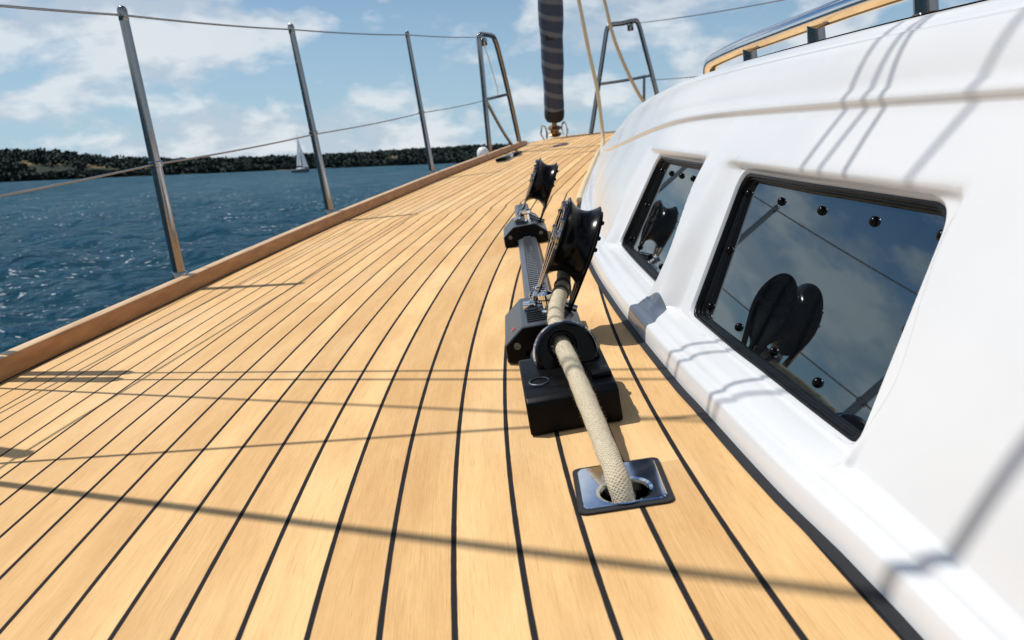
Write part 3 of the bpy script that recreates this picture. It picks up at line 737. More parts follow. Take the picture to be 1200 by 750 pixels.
AX = Vector((.894,-.025,-.447)).normalized(); UP = Vector((.447,0.02,.894)); UP = (UP-AX*UP.dot(AX)).normalized(); FW = UP.cross(AX).normalized()
def make_car():
    root = empty('track_car', (track_c(1.07),1.07,0), RT.to_4x4())
    mb = MB()
    hw = .052; oct_ = [(-hw,.002), (-hw,.025), (-.026,.047), (.026,.047), (hw,.025), (hw,.002), (.027,.002), (.027,.021), (-.027,.021), (-.027,.002)]
    prism(mb, [Vector((x,-.078,z)) for x, z in oct_], Vector((0,.156,0)), .0012, 1)
    mb.build('body', M_carcap, root, angle=20)
    mb = MB(); hw = .0505; oc2 = [(-hw,.003), (-hw,.0245), (-.0255,.046), (.0255,.046), (hw,.0245), (hw,.003), (.0265,.003), (.0265,.0160), (-.0265,.0160), (-.0265,.003)]
    prism(mb, [Vector((x,-.0815,z)) for x, z in oc2], Vector((0,.003,0)), .0006, 1); mb.build('end_plate', M_black, root)
    for x in (-.036,.036):
        mb = MB(); lathe(mb, [(0,.0006),(.0026,.0006),(.0028,.0022),(.0044,.0022),(.0048,0)], Vector((x,-.0815,.024)), (0,-1,0), 16); mb.build('screw', M_alu, root)
    for k in range(5):
        mb = MB(); y = -.062+.011*k
        box(mb, (-.019,y,.0465), (.010,y+.005,.0482), .0004, 1); mb.build('slot', M_black, root)
    mb = MB(); box(mb, (-.022,-.004,.047), (-.004,.012,.058), .0018); mb.build('lug', M_chrome, root)
    mb = MB(); lathe(mb, [(0,.030),(.005,.030),(.0105,.027),(.0105,.021),(.006,.018),(.006,.006),(.0085,.004),(.0085,0)], Vector((.010,-.030,.0465)), (0,0,1), 20); mb.build('plunger', M_chrome, root)
    # block
    C0 = Vector((.0590,.015,.129))
    sh = empty('block', (0,0,0)); sh.parent = root; sh.matrix_world = root.matrix_world.copy(); sh.matrix_parent_inverse = Matrix(); sh.matrix_basis = Matrix()
    mb = MB(); prof = [(.012,-.0222),(.050,-.0222),(.0538,-.0220),(.0546,-.0214),(.0545,-.0206)]
    for i in range(15):
        h_ = -.0203+.0406*i/14; prof.append((.0432+.0108*(abs(h_)/.0203)**2., h_))
    prof += [(.0545,.0206),(.0546,.0214),(.0538,.0220),(.050,.0222),(.012,.0222)]
    lathe(mb, prof, C0, AX, 56); mb.build('sheave', M_sheave, sh, angle=28)
    for s, m_ in ((-1, M_steel), (1, M_black)):
        ck = MB(); o0 = s*.0228
        def P(f, u, a=0.): return C0+AX*(o0+s*a)+FW*f+UP*u
        # rim ring of the cheek
        segs = 30; ring_o = [P(.0490*math.cos(a), .0490*math.sin(a)) for a in np.linspace(-.35, math.pi+.35, segs+1)]
        ring_i = [P(.0405*math.cos(a), .0405*math.sin(a)) for a in np.linspace(-.35, math.pi+.35, segs+1)]
        d = AX*(s*.0032)
        vs = ring_o+ring_i+[p+d for p in ring_o]+[p+d for p in ring_i]; k = segs+1
        fc = []
        for i in range(segs):
            fc += [(i,i+1,k+i+1,k+i), (2*k+i,3*k+i,3*k+i+1,2*k+i+1), (i,2*k+i,2*k+i+1,i+1), (k+i,k+i+1,3*k+i+1,3*k+i)]
        fc += [(0,k,3*k,2*k), (segs,2*k+segs,3*k+segs,k+segs)]
        ck.add(vs, fc)
        # legs to the head pin
        for q in (-1, 1):
            prism(ck, [P(q*.0485,-.012), P(q*.0375,-.012), P(q*.004,-.088), P(q*.015,-.094)], d, .0006, 1)
            prism(ck, [P(q*.040,.012), P(q*.043,.004), P(q*.006,-.004), P(q*.006,.006)], d, .0004, 1)
        prism(ck, [P(-.005,.044), P(.005,.044), P(.005,-.085), P(-.005,-.085)], d*.9, .0004, 1)
        lathe(ck, [(.0,.0065),(.007,.0065),(.0105,.0045),(.0115,0)], C0+AX*o0, AX*s, 20)
        ck.build('cheek', m_, sh, angle=30)
        for a in ((.15, .75, 1.35, 1.95, 2.55, 3.0) if s < 0 else (2.2, 2.75, 3.1)):
            bt = MB(); c_ = C0+AX*(o0+s*.0032)+(FW*math.cos(a)+UP*math.sin(a))*.0448
            lathe(bt, [(0,.0036),(.0022,.0032),(.003,.0016),(.0032,0)], c_, AX*s, 12); bt.build('bolt', M_steel if s < 0 else M_sheave, sh)
    mb = MB(); pin = C0-UP*.088
    tube(mb, [pin-AX*.034, pin+AX*.034], .0048, 14); mb.build('head_pin', M_steel, sh)
    mb = MB(); sp_ = [Vector((.004+.0075*math.cos(a), .012+.0075*math.sin(a), .047+.0021*a/1.2)) for a in np.linspace(0, 2*math.pi*3, 60)]
    tube(mb, sp_, .0016, 8); mb.build('spring', M_chrome, root)
    mb = MB(); tube(mb, catmull([(-.006,.012,.046), (-.006,.012,.062), (.006,.013,.068), (.022,.014,.058), (.030,.015,.053), (.034,.015,.046), (.028,.013,.044)], 6), .004, 12); mb.build('shackle', M_chrome, root)
    return root
car = make_car()
car2 = copy_tree(car)
car2.matrix_world = M @ Matrix.Translation((track_c(1.955)-.002,1.955,0)) @ RT.to_4x4()
tag(car, 'nearer black track car with tilted black sheave, roped to the end block, small red mark', 'track car', 'sheet lead cars on the deck track')
tag(car2, 'farther black track car with tilted black sheave and no rope, behind the nearer car', 'track car', 'sheet lead cars on the deck track')
# red star mark on the nearer car's left shoulder
mb = MB(); nrm = Vector((-.022,0,.026)).normalized(); tdir = Vector((.026,0,.022)).normalized(); cm = Vector((-.0395,-.045,.0362))+nrm*.0004
vs = []
for k in range(10):
    a = math.pi/2+2*math.pi*k/10; r_ = .0058 if k % 2 == 0 else .0026
    vs.append(cm+Vector((0,1,0))*r_*math.cos(a)+tdir*r_*math.sin(a))
mb.add([cm]+vs, [(0, 1+k, 1+(k+1) % 10) for k in range(10)]); mb.build('star_mark', M_red, car, smooth=False)

# end block (standing eye on a solid foot)
eb = empty('end_block', (.046,.80,0)); EO = Vector((.046,.80,0))
def fb(mb, poly, d, bev): prism(mb, [Vector(p)-EO for p in poly], d, bev, 3)
mb = MB()
# foot: chamfered solid, profile in (y,z), extruded across
fy = [(.747,.001), (.749,.034), (.757,.0385), (.862,.0440), (.874,.0415), (.880,.001)]
fb(mb, [(-.001,y,z) for y, z in fy], Vector((.093,0,0)), .0026); mb.build('foot', M_black, eb, angle=40)
ea = Vector((.10,-1.,.26)).normalized(); ec = Vector((.0515,.842,.0505))-EO
es = Vector((0,0,1)).cross(ea).normalized(); eu = ea.cross(es).normalized()
EH = eu*.0098+es*(-.004 if es.x > 0 else .004)
mb = MB()
lathe(mb, [(.0115,-.013),(.0295,-.013),(.0325,-.0115),(.0344,-.008),(.0350,-.004),(.0342,-.001),(.0342,.001),(.0350,.004),(.0344,.008),(.0325,.0115),(.0295,.0135),(.016,.0135),(.0125,.0115),(.0115,.007),(.0115,-.013)], ec, ea, 56, shift=lambda r: EH if r < .0165 else Vector())
mb.build('eye', M_sheave, eb, angle=24)
mb = MB()
prism(mb, [ec+es*x+eu*u-ea*.0095 for x, u in ((-.0343,0.), (-.0350,-.016), (.0350,-.016), (.0343,0.), (.020,-.006), (-.020,-.006))], ea*.0190, .0012); mb.build('pedestal', M_sheave, eb, angle=24)
for hh in (-.0042,.0046):
    mb = MB(); lathe(mb, [(.0342,hh-.0014),(.0355,hh-.0009),(.0355,hh+.0009),(.0342,hh+.0014)], ec, ea, 56); mb.build('rim', M_chrome, eb)
mb = MB(); lathe(mb, [(.0118,.0130),(.0125,.0146),(.0142,.0146),(.0148,.0132)], ec+EH, ea, 32); mb.build('bushing', M_black, eb)
fn = Vector((0,-.052,1)).normalized()
for x in (.0165,):
    c_ = Vector((x,.792,.0405))-EO
    mb = MB(); lathe(mb, [(0,-.010+.0102),(.0082,.0004),(.0085,.0012),(.0102,.0012),(.0108,.0)], c_, fn, 28); mb.build('bolt_head', M_black, eb)
    mb = MB(); lathe(mb, [(.0096,.0012),(.0099,.0017),(.0106,.0014),(.0109,.0002)], c_, fn, 28); mb.build('washer', M_alu, eb)
mb = MB(); box(mb, (.070-.046,.775-.80,.0385), (.0905-.046,.80-.80,.0450), .002); mb.build('side_lug', M_black, eb)
tag(eb, 'black end block with a round upright eye, the rope running through it', 'block')

# rope plate
pl = empty('deck_plate', (HOLE[0],HOLE[1],0)); a_ = math.radians(-2.5); RP = Matrix.Rotation(a_, 3, 'Z')
def rrect(hx, hy, r, n=7):
    out = []
    for cx, cy, a0 in ((hx-r,hy-r,0), (-hx+r,hy-r,90), (-hx+r,-hy+r,180), (hx-r,-hy+r,270)):
        for i in range(n+1):
            a = math.radians(a0+90*i/n); out.append((cx+r*math.cos(a), cy+r*math.sin(a)))
    res = []
    for (xa, ya), (xb, yb) in zip(out, out[1:]+out[:1]):
        k = max(1, int(math.hypot(xb-xa, yb-ya)/.004)); res += [(xa+(xb-xa)*i/k, ya+(yb-ya)*i/k) for i in range(k)]
    return res
ro = rrect(.0335,.036,.006); nr = len(ro); angs = [math.atan2(y, x) for x, y in ro]
off = Vector((-.0015,.0145,0))
def plate_loops(levels):
    vs = []
    for kind, sc, z in levels:
        for (x, y), a in zip(ro, angs):
            if kind == 'o': p = Vector((x*sc, y*sc, z))+off*1
            else: p = Vector((sc*math.cos(a), sc*math.sin(a), z))
            vs.append(RP @ p if kind == 'o' else p)
    m_ = len(levels)
    return vs, [(j*nr+i, j*nr+(i+1) % nr, (j+1)*nr+(i+1) % nr, (j+1)*nr+i) for j in range(m_-1) for i in range(nr)]
mb = MB(); v_, f_ = plate_loops([('o',1.,.0015), ('o',1.,.0032), ('o',.975,.0040), ('i',.0232,.0040), ('i',.0205,.0032), ('i',.0192,.0012), ('i',.0188,-.006), ('i',.0186,-.02)]); mb.add(v_, f_)
mb.build('plate', simple('sky_tinted_chrome', (.74,.80,.90), .04, 1., scale=120, rvar=.03), pl, smooth=False)  # blue of the reflected sky put into the metal's base colour
mb = MB(); v_, f_ = plate_loops([('o',1.14,.0004), ('o',1.135,.0022), ('o',1.0,.0024)]); mb.add(v_, f_); mb.build('caulk_bed', M_caulk, pl)
mb = MB(); lathe(mb, [(.0190,-.019),(.0195,-.05),(.0195,-.16),(0,-.16)], Vector((0,0,0)), (0,0,1), 32); mb.build('pipe', M_steel, pl)
tag(pl, 'polished square deck plate with a round hole where the rope goes below', 'deck plate')

# control rope
rp = catmull([(.070,.575,-.12), (.067,.590,-.05), (.0640,.607,.004), (.0605,.66,.022), (.0568,.72,.0375), (.0526,.785,.0515), (.0492,.835,.0600), (.0485,.87,.0640), (.0515,.93,.068), (.0585,.985,.0695), (.0665,1.035,.067), (.0745,1.075,.069), (.0815,1.105,.078), (.0855,1.120,.090)], 10)
ro_ = rope_obj('control_rope', rp, .0098, M_rope, seg=24, lump=.10)
tag(ro_, 'thick frayed tan rope running from the deck plate through the end block', 'rope')
k = len(rp)
for i0 in (int(k*.80), int(k*.86)):
    mb = MB(); tube(mb, rp[i0-1:i0+2], [.0112,.0119,.0112], 20); mb.build('whipping', M_whip, ro_)
# loose fibres standing off the rope
mb = MB()
for _ in range(2200):
    i = random.randrange(14, int(k*.78)); c_ = Vector(rp[i]).lerp(Vector(rp[i+1]), random.random()); t = (Vector(rp[i+1])-Vector(rp[i])).normalized()
    q = Vector((random.gauss(0,1), random.gauss(0,1), random.gauss(0,1))); q = (q-t*q.dot(t)).normalized()
    a = c_+q*.0099; e = a+q*random.uniform(.0008,.0030)+t*random.uniform(-.003,.003); w = t.cross(q)*.00012
    mb.add([a-w, a+w, e], [(0,1,2)])
mb.build('loose_fibres', M_rope, ro_, smooth=False)
ro_.children[-1]['kind'] = 'stuff'

# ------------------------------------------------------------------ rigging wires beside the camera (outside the frame, they throw the shadows)
def shroud(base, slope, top_z, r, tb):
    b0 = Vector(base); d = Vector(slope)
    root = empty('shroud', b0)
    mb = MB(); tube(mb, [d*.05, d*(top_z)], r, 10); mb.build('wire', M_wire, root)
    mb = MB()
    if tb: tube(mb, [d*.02, d*.06, d*.07, d*(tb*.5), d*(tb-.02), d*tb], [.008,.010,.0125,.011,.0125,.006], 12)
    else: tube(mb, [d*.02, d*.1, d*.16], [.008,.008,.006], 12)
    mb.build('turnbuckle', M_steel, root)
    mb = MB(); box(mb, (-.02,-.004,-.05), (.02,.004,.04), .002); mb.build('chainplate', M_steel, root)
    tag(root, 'steel wire shroud rising from the port rail beside the camera, outside the frame', 'shroud', 'shrouds beside the camera')
    return root
SB = Vector((-SUN_BOAT.x/SUN_BOAT.z, -SUN_BOAT.y/SUN_BOAT.z, 0))          # shadow shift per metre of height
def sh_from_shadow(P1, P2, a, x_base, top, r, tb=.4, z0=.03):
    """a wire whose shadow falls through the deck points P1, P2, rising inboard by a per metre"""
    s = (P2[1]-P1[1])/(P2[0]-P1[0]); b = s*(a+SB.x)-SB.y
    yb = P1[1]+s*(x_base+SB.x*z0-P1[0])-SB.y*z0
    return shroud((x_base, yb, z0), (a, b, 1.), top, r, tb)
sh_from_shadow((-.55,1.256), (.150,.884), .47, -1.02, 3.2, .0028, .40)
sh_from_shadow((-.537,1.214), (.113,.868), .46, -1.02, 3.2, .0028, .40)
sh_from_shadow((-.654,.953), (.164,.730), .55, -1.05, 3.0, .0030, 0)
sh_from_shadow((-.885,1.354), (-.017,.826), .26, -1.03, 6., .0030, 0)
sh_from_shadow((-.612,.880), (.178,.425), .30, -1.06, 5., .0056, 0)

# ------------------------------------------------------------------ sea
def m_sea():
    m, nt, b = mat('sea_water')
    tc = N(nt, 'ShaderNodeTexCoord')
    def nz(scale, det, stretch=(1,1,1), dist=0.):
        mp = N(nt, 'ShaderNodeMapping'); mp.inputs['Scale'].default_value = stretch; L(nt, tc.outputs['Object'], mp.inputs[0])
        n = N(nt, 'ShaderNodeTexNoise'); n.inputs['Scale'].default_value = scale; n.inputs['Detail'].default_value = det; n.inputs['Distortion'].default_value = dist
        n.inputs['Roughness'].default_value = .6; L(nt, mp.outputs[0], n.inputs['Vector']); return n.outputs[0]
    fine = nz(5.0, 6, (1,1.5,1), .4); mid = nz(.9, 5, (1,1.6,1), .3); big = nz(.05, 3)
    L(nt, mixc(nt, big, (.008,.058,.098), (.016,.088,.132)), b.inputs['Base Color'])
    tiny = nz(22., 4, (1,1.3,1), .2)
    h = math_node(nt, 'ADD', math_node(nt, 'ADD', math_node(nt, 'MULTIPLY', fine, .30), math_node(nt, 'MULTIPLY', tiny, .06)), math_node(nt, 'MULTIPLY', mid, .8))
    # sun glints painted into the water colour as scattered pale flecks
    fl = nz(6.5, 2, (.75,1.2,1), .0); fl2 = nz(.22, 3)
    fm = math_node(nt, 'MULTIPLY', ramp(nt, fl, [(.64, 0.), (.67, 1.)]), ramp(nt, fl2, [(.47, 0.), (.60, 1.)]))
    nb = b.inputs['Base Color'].links[0].from_socket
    bp = N(nt, 'ShaderNodeBump'); bp.inputs['Strength'].default_value = 1.; bp.inputs['Distance'].default_value = 1.15
    L(nt, h, bp.inputs['Height'])
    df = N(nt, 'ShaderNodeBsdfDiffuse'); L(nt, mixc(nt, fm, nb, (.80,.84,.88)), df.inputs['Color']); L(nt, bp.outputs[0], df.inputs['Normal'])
    gl = N(nt, 'ShaderNodeBsdfGlossy'); gl.inputs['Roughness'].default_value = .07; gl.inputs['Color'].default_value = (.78,.91,1.,1); L(nt, bp.outputs[0], gl.inputs['Normal'])
    fr = N(nt, 'ShaderNodeFresnel'); fr.inputs['IOR'].default_value = 1.33; L(nt, bp.outputs[0], fr.inputs['Normal'])
    mx = N(nt, 'ShaderNodeMixShader'); L(nt, fr.outputs[0], mx.inputs[0]); L(nt, df.outputs[0], mx.inputs[1]); L(nt, gl.outputs[0], mx.inputs[2])
    L(nt, mx.outputs[0], nt.nodes['Material Output'].inputs[0])
    return m
rad = np.concatenate([np.geomspace(.6, 1500, 620), np.array([2200., 4000., 9000.])])
az = np.concatenate([np.linspace(-180, -62, 60)[:-1], np.linspace(-62, 14, 420)[:-1], np.linspace(14, 180, 80)[:-1]])
az = np.radians(az)
Rg, Ag = np.meshgrid(rad, az, indexing='ij')
X, Y = Rg*np.sin(Ag), Rg*np.cos(Ag)
dr = np.gradient(rad)[:, None]; Z = np.zeros_like(X)
wind = math.radians(205)
for i in range(70):
    lam = .35*(1.058**i) if i < 60 else 1.5*(1.15**(i-60))
    th = wind+rng.normal(0, .55); kx, ky = 2*math.pi/lam*math.sin(th), 2*math.pi/lam*math.cos(th)
    amp = .0125*lam**.8 if lam < 3 else .0125*3**.8*(3/lam)
    fade = np.clip(lam/(dr*2.2)-1., 0, 1)
    p = kx*X+ky*Y+rng.uniform(0, 6.28); s = np.sin(p)
    Z += amp*fade*(s+.25*np.cos(2*p))*.8
nr_, na_ = X.shape
verts = np.stack([X, Y, Z+SEA_Z], -1).reshape(-1, 3)
ii, jj = np.meshgrid(np.arange(nr_-1), np.arange(na_), indexing='ij')
j2 = (jj+1) % na_
F = np.stack([ii*na_+jj, ii*na_+j2, (ii+1)*na_+j2, (ii+1)*na_+jj], -1).reshape(-1, 4)
me = bpy.data.meshes.new('sea'); me.vertices.add(len(verts)); me.vertices.foreach_set('co', verts.ravel())
me.loops.add(F.size); me.loops.foreach_set('vertex_index', F.ravel()); me.polygons.add(len(F))
me.polygons.foreach_set('loop_start', np.arange(0, F.size, 4)); me.polygons.foreach_set('use_smooth', np.ones(len(F), bool))
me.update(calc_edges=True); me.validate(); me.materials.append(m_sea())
if me.polygons[0].normal.z < 0: me.flip_normals()
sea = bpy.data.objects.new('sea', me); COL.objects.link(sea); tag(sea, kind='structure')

# ------------------------------------------------------------------ far shore
def m_land():
    m, nt, b = mat('shore_land')
    tc = N(nt, 'ShaderNodeTexCoord'); n = N(nt, 'ShaderNodeTexNoise'); n.inputs['Scale'].default_value = .012; n.inputs['Detail'].default_value = 4
    mp = N(nt, 'ShaderNodeMapping'); mp.inputs['Scale'].default_value = (1,1,5); L(nt, tc.outputs['Object'], mp.inputs[0]); L(nt, mp.outputs[0], n.inputs['Vector'])
    L(nt, ramp(nt, n.outputs[0], [(.40, (.022,.032,.024)), (.54, (.026,.035,.024)), (.58, (.19,.14,.072)), (.70, (.16,.12,.065))]), b.inputs['Base Color'])
    b.inputs['Roughness'].default_value = .95; b.inputs['Specular IOR Level'].default_value = .1
    return m
def m_wood():
    m, nt, b = mat('far_foliage')
    tc = N(nt, 'ShaderNodeTexCoord'); n = N(nt, 'ShaderNodeTexNoise'); n.inputs['Scale'].default_value = .09; n.inputs['Detail'].default_value = 6; L(nt, tc.outputs['Object'], n.inputs['Vector'])
    L(nt, ramp(nt, n.outputs[0], [(.3, (.022,.036,.036)), (.5, (.028,.044,.039)), (.7, (.036,.052,.042))]), b.inputs['Base Color'])  # bluish distance haze mixed into the leaf colours
    b.inputs['Roughness'].default_value = .9; b.inputs['Specular IOR Level'].default_value = .1
    nv = N(nt, 'ShaderNodeNormal'); nv.outputs[0].default_value = (-.25,-.62,.74)
    g_ = N(nt, 'ShaderNodeNewGeometry'); vm = N(nt, 'ShaderNodeMix', data_type='VECTOR'); vm.inputs[0].default_value = .97; L(nt, g_.outputs['Normal'], vm.inputs[4]); L(nt, nv.outputs[0], vm.inputs[5])
    L(nt, vm.outputs[1], b.inputs['Normal'])
    return m
D0 = 640.
def ridge(a):     # ground height of the ridge by bearing (degrees)
    return float(np.interp(a, [-90,-45,-36,-31,-27,-24,-20,-14,-8,0,6,20,60,90], [24,24,22,21.5,20,14,9.5,8.5,9,11,12,12,12,12])) + 1.2*noise.noise(Vector((a*.35, 1.7, 0)))
mb = MB(); aa = np.arange(-95, 95.1, 1.); rr_ = [(0,-1.5), (4,.25), (30,1.2), (80,.35), (140,.75), (200,1.), (420,.9), (900,-.5)]
vs = []
for a in aa:
    t = math.radians(a); wob = 40*noise.noise(Vector((a*.12, 5., 0)))
    for k, (d_, f_) in enumerate(rr_):
        rr2 = D0+wob+d_; z = f_ if k < 3 else ridge(a)*f_
        vs.append((rr2*math.sin(t), rr2*math.cos(t), SEA_Z+z))
n = len(rr_)
mb.add(vs, [(i*n+k, i*n+k+1, (i+1)*n+k+1, (i+1)*n+k) for i in range(len(aa)-1) for k in range(n-1)])
land = mb.build('hills', m_land(), world=True); tag(land, kind='structure')
# woodland: leaf clumps spread through many crowns
vs = []; fs = []
def ground_z(a, d_):
    return np.interp(d_, [p[0] for p in rr_], [rr_[k][1] if k < 3 else ridge(a)*rr_[k][1] for k in range(len(rr_))])
for _ in range(6500):
    a = random.uniform(-62, 40); t = math.radians(a); wob = 40*noise.noise(Vector((a*.12, 5., 0)))
    u = random.random()
    d_ = 5+random.random()*24 if u < .42 else (random.uniform(60, 230) if u < .92 else random.uniform(230, 330))
    dens = noise.noise(Vector((a*.55, d_*.02, 9.)))
    if 30 < d_ < 110 and dens < .15: continue
    if d_ < 32 and dens < -.25 and random.random() < .7: continue
    hgt = random.uniform(5., 8.) if d_ > 60 else random.uniform(2.5, 6.)
    if a > -24: hgt *= .85
    if random.random() < .04: hgt *= 1.35
    w = hgt*random.uniform(.6,.95); gz = float(ground_z(a, d_)); R0 = D0+wob+d_
    cx, cy = R0*math.sin(t), R0*math.cos(t)
    for _k in range(40):
        q = Vector((random.gauss(0,1), random.gauss(0,1), random.gauss(0,1))).normalized()*random.random()**.22
        c_ = Vector((cx+q.x*w, cy+q.y*w, SEA_Z+gz+hgt*.40+q.z*hgt*.55)); s_ = random.uniform(.8,1.7)
        n1 = Vector((random.gauss(0,1), random.gauss(0,1), random.gauss(0,1))).normalized(); n2 = n1.orthogonal().normalized(); n3 = n1.cross(n2)
        i0 = len(vs); vs += [tuple(c_+n2*s_), tuple(c_+n3*s_*.8), tuple(c_-n2*s_*.9), tuple(c_-n3*s_)]; fs.append((i0,i0+1,i0+2,i0+3))
me = bpy.data.meshes.new('far_woodland'); me.from_pydata(vs, [], fs); me.materials.append(m_wood())
wd = bpy.data.objects.new('far_woodland', me); COL.objects.link(wd); tag(wd, 'dark band of trees along the far shore', 'woodland', kind='stuff')

# ------------------------------------------------------------------ sailboat
M_sailw = simple('white_sail', (.8,.8,.79), .8, scale=2.)
_nt = M_sailw.node_tree; _tr = N(_nt, 'ShaderNodeBsdfTranslucent'); _tr.inputs[0].default_value = (.85,.85,.83,1); _mx = N(_nt, 'ShaderNodeMixShader'); _mx.inputs[0].default_value = .5
L(_nt, _nt.nodes['Principled BSDF'].outputs[0], _mx.inputs[1]); L(_nt, _tr.outputs[0], _mx.inputs[2]); L(_nt, _mx.outputs[0], _nt.nodes['Material Output'].inputs[0])
sbz = 290.; sba = math.radians(-12.0)
sb = bpy.data.objects.new('sailboat', None); COL.objects.link(sb)
sb.matrix_world = Matrix.Translation((sbz*math.sin(sba), sbz*math.cos(sba), SEA_Z)) @ Matrix.Rotation(math.radians(-46), 4, 'Z') @ Matrix.Rotation(math.radians(4), 4, 'X')
mb = MB(); st = []
for i in range(15):
    t = i/14; x = -4.6+9.4*t; hw = 1.5*math.sin(math.pi*min(1, .30+.70*t))**.8 if t < 1 else .02
    fb_ = .95+.35*t*t
    st.append([(x, -hw, fb_), (x, -hw*.8, .1), (x, 0, -.35), (x, hw*.8, .1), (x, hw, fb_), (x, 0, fb_+.12)])
vs = [p for s in st for p in s]
mb.add(vs, [(i*6+k, i*6+(k+1) % 6, (i+1)*6+(k+1) % 6, (i+1)*6+k) for i in range(14) for k in range(6)] + [tuple(range(6)), tuple(range(84, 90))])
mb.build('hull', simple('dark_hull', (.05,.06,.08), .4), sb)
mb = MB(); box(mb, (-1.8,-.8,1.05), (1.4,.8,1.55), .15); mb.build('cabin', M_white, sb)
mb = MB(); tube(mb, [(.7,0,1.), (.7,0,12.7)], [.09,.05], 8); mb.build('mast', M_alu, sb)
mb = MB(); tube(mb, [(.6,0,2.), (-3.4,.5,2.)], .07, 8); mb.build('boom', M_alu, sb)
def sailmesh(A, B, C, belly, nm):
    A, B, C = map(Vector, (A, B, C)); n = 10; vs = []; fs = []
    for i in range(n+1):
        for k in range(n+1):
            u, v = i/n, k/n; p = A.lerp(B, u).lerp(C, v)   # C = head
            p = p+Vector((0, belly*math.sin(math.pi*u)*(1-v)*.9, 0)); vs.append(p)
    for i in range(n):
        for k in range(n): fs.append((i*(n+1)+k, i*(n+1)+k+1, (i+1)*(n+1)+k+1, (i+1)*(n+1)+k))
    mb = MB(); mb.add(vs, fs); mb.build(nm, M_sailw, sb)
sailmesh((.55,0,2.2), (-3.3,.5,2.2), (.6,0,12.3), .6, 'mainsail')
sailmesh((4.6,0,1.5), (.3,.6,1.7), (.9,0,11.), .6, 'jib')
tag(sb, 'small distant sailboat with white mainsail and jib before the wooded shore', 'sailboat')

# ------------------------------------------------------------------ sky and sun
elev = math.asin(SUN.z); azim = math.atan2(SUN.x, SUN.y)
world = bpy.data.worlds.new('World'); scene.world = world; world.use_nodes = True
nt = world.node_tree; bg = nt.nodes['Background']
sky = N(nt, 'ShaderNodeTexSky', sky_type='NISHITA'); sky.sun_disc = False; sky.sun_elevation = elev; sky.sun_rotation = azim
sky.air_density = 1.0; sky.dust_density = .6; sky.ozone_density = 1.6
tc = N(nt, 'ShaderNodeTexCoord'); sp = N(nt, 'ShaderNodeSeparateXYZ'); L(nt, tc.outputs['Generated'], sp.inputs[0])
zp = math_node(nt, 'MAXIMUM', sp.outputs[2], 0.)
zz = math_node(nt, 'ADD', zp, .50)
cv = N(nt, 'ShaderNodeCombineXYZ'); L(nt, math_node(nt, 'DIVIDE', sp.outputs[0], zz), cv.inputs[0]); L(nt, math_node(nt, 'DIVIDE', sp.outputs[1], zz), cv.inputs[1])
L(nt, math_node(nt, 'MULTIPLY', zp, 1.8), cv.inputs[2])
def cnoise(sc, det, rough, off):
    mp = N(nt, 'ShaderNodeMapping'); mp.inputs['Location'].default_value = off; L(nt, cv.outputs[0], mp.inputs[0])
    n = N(nt, 'ShaderNodeTexNoise'); n.inputs['Scale'].default_value = sc; n.inputs['Detail'].default_value = det; n.inputs['Roughness'].default_value = rough; n.inputs['Distortion'].default_value = .15
    L(nt, mp.outputs[0], n.inputs['Vector']); return n.outputs[0]
big = cnoise(2.6, 3, .5, (3.1,1.7,0)); puff = cnoise(6.5, 9, .56, (0,0,4.)); shade = cnoise(6.5, 6, .5, (0,0,4.35))
cov = math_node(nt, 'ADD', math_node(nt, 'MULTIPLY', big, .62), math_node(nt, 'MULTIPLY', puff, .5))
cov = math_node(nt, 'SUBTRACT', cov, math_node(nt, 'MULTIPLY', math_node(nt, 'MAXIMUM', math_node(nt, 'SUBTRACT', zp, .25), 0.), .11))
msk = ramp(nt, cov, [(.495, 0.), (.525, .35), (.575, .88), (.66, 1.), (1., 1.)])
thick = ramp(nt, math_node(nt, 'SUBTRACT', puff, shade), [(.40, 0.), (.58, 1.)])
lit = N(nt, 'ShaderNodeMapRange'); L(nt, math_node(nt, 'SUBTRACT', puff, shade), lit.inputs[0]); lit.inputs[1].default_value = -.08; lit.inputs[2].default_value = .09
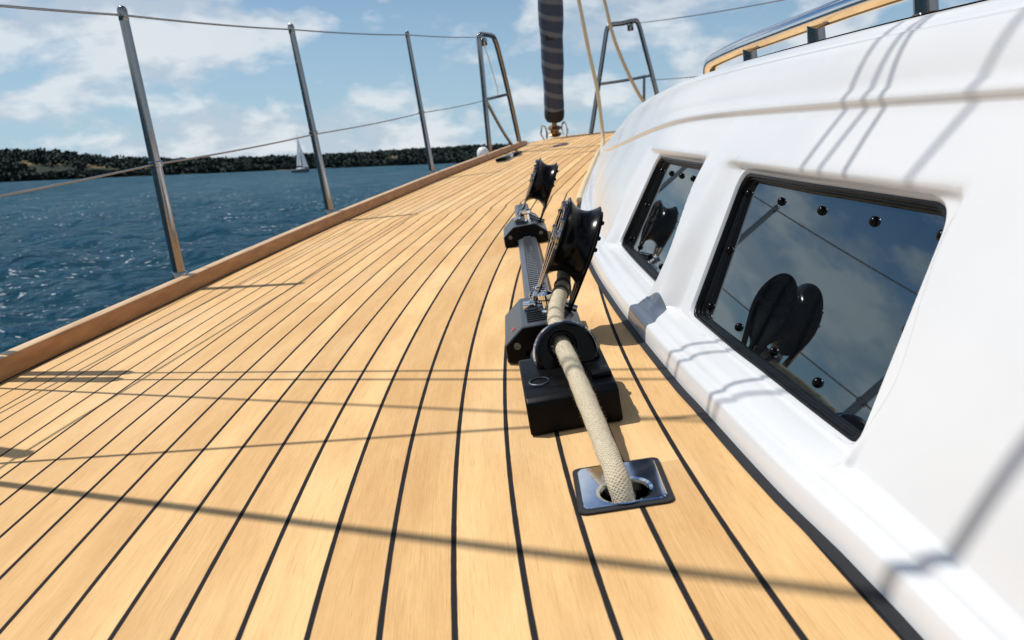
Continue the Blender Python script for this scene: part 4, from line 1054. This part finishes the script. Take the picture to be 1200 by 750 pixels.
ccol = mixc(nt, lit.outputs[0], (7.6,8.6,9.8), (11.6,12.0,12.3))
tint = mixc(nt, 1., sky.outputs[0], (.64,.94,1.18), 'MULTIPLY')
hz = N(nt, 'ShaderNodeMapRange'); L(nt, zp, hz.inputs[0]); hz.inputs[1].default_value = .0; hz.inputs[2].default_value = .34; hz.inputs[3].default_value = .85; hz.inputs[4].default_value = 0.
tint = mixc(nt, hz.outputs[0], tint, (6.4,8.9,10.9))
final = mixc(nt, math_node(nt, 'MULTIPLY', msk, .80), tint, ccol)
L(nt, final, bg.inputs['Color']); bg.inputs['Strength'].default_value = .071
sun = bpy.data.lights.new('sun', 'SUN'); sun.energy = 4.7; sun.angle = math.radians(.42); sun.color = (1.0,.965,.91)
so_ = bpy.data.objects.new('sun', sun); COL.objects.link(so_); so_.rotation_euler = (-SUN).to_track_quat('-Z', 'Y').to_euler()
so_.location = SUN*30

# ------------------------------------------------------------------ camera
pitch, roll = .25544, .17210
right = Vector((math.cos(roll), -math.sin(roll)*math.sin(pitch), -math.sin(roll)*math.cos(pitch)))
down0 = Vector((-math.sin(roll), 0, -math.cos(roll)))
def rx(v): return Vector((v.x, math.cos(pitch)*v.y+math.sin(pitch)*v.z, -math.sin(pitch)*v.y+math.cos(pitch)*v.z))
right = rx(Vector((math.cos(roll), 0, -math.sin(roll)))); down = rx(down0); fwd = rx(Vector((0,1,0)))
C3 = Matrix((right, -down, -fwd)).transposed()
cam = bpy.data.cameras.new('camera'); cam.sensor_width = 36.; cam.lens = 28.5; cam.clip_start = .02; cam.clip_end = 20000.
cam.dof.use_dof = True; cam.dof.focus_distance = .95; cam.dof.aperture_fstop = 13.
co = bpy.data.objects.new('camera', cam); COL.objects.link(co)
co.matrix_world = M @ Matrix.Translation((0,0,CAM_H)) @ C3.to_4x4()
scene.camera = co

scene.view_settings.view_transform = 'Standard'; scene.view_settings.look = 'None'; scene.view_settings.exposure = 0.; scene.view_settings.gamma = 1.
scene.cycles.max_bounces = 10; scene.cycles.use_denoising = True
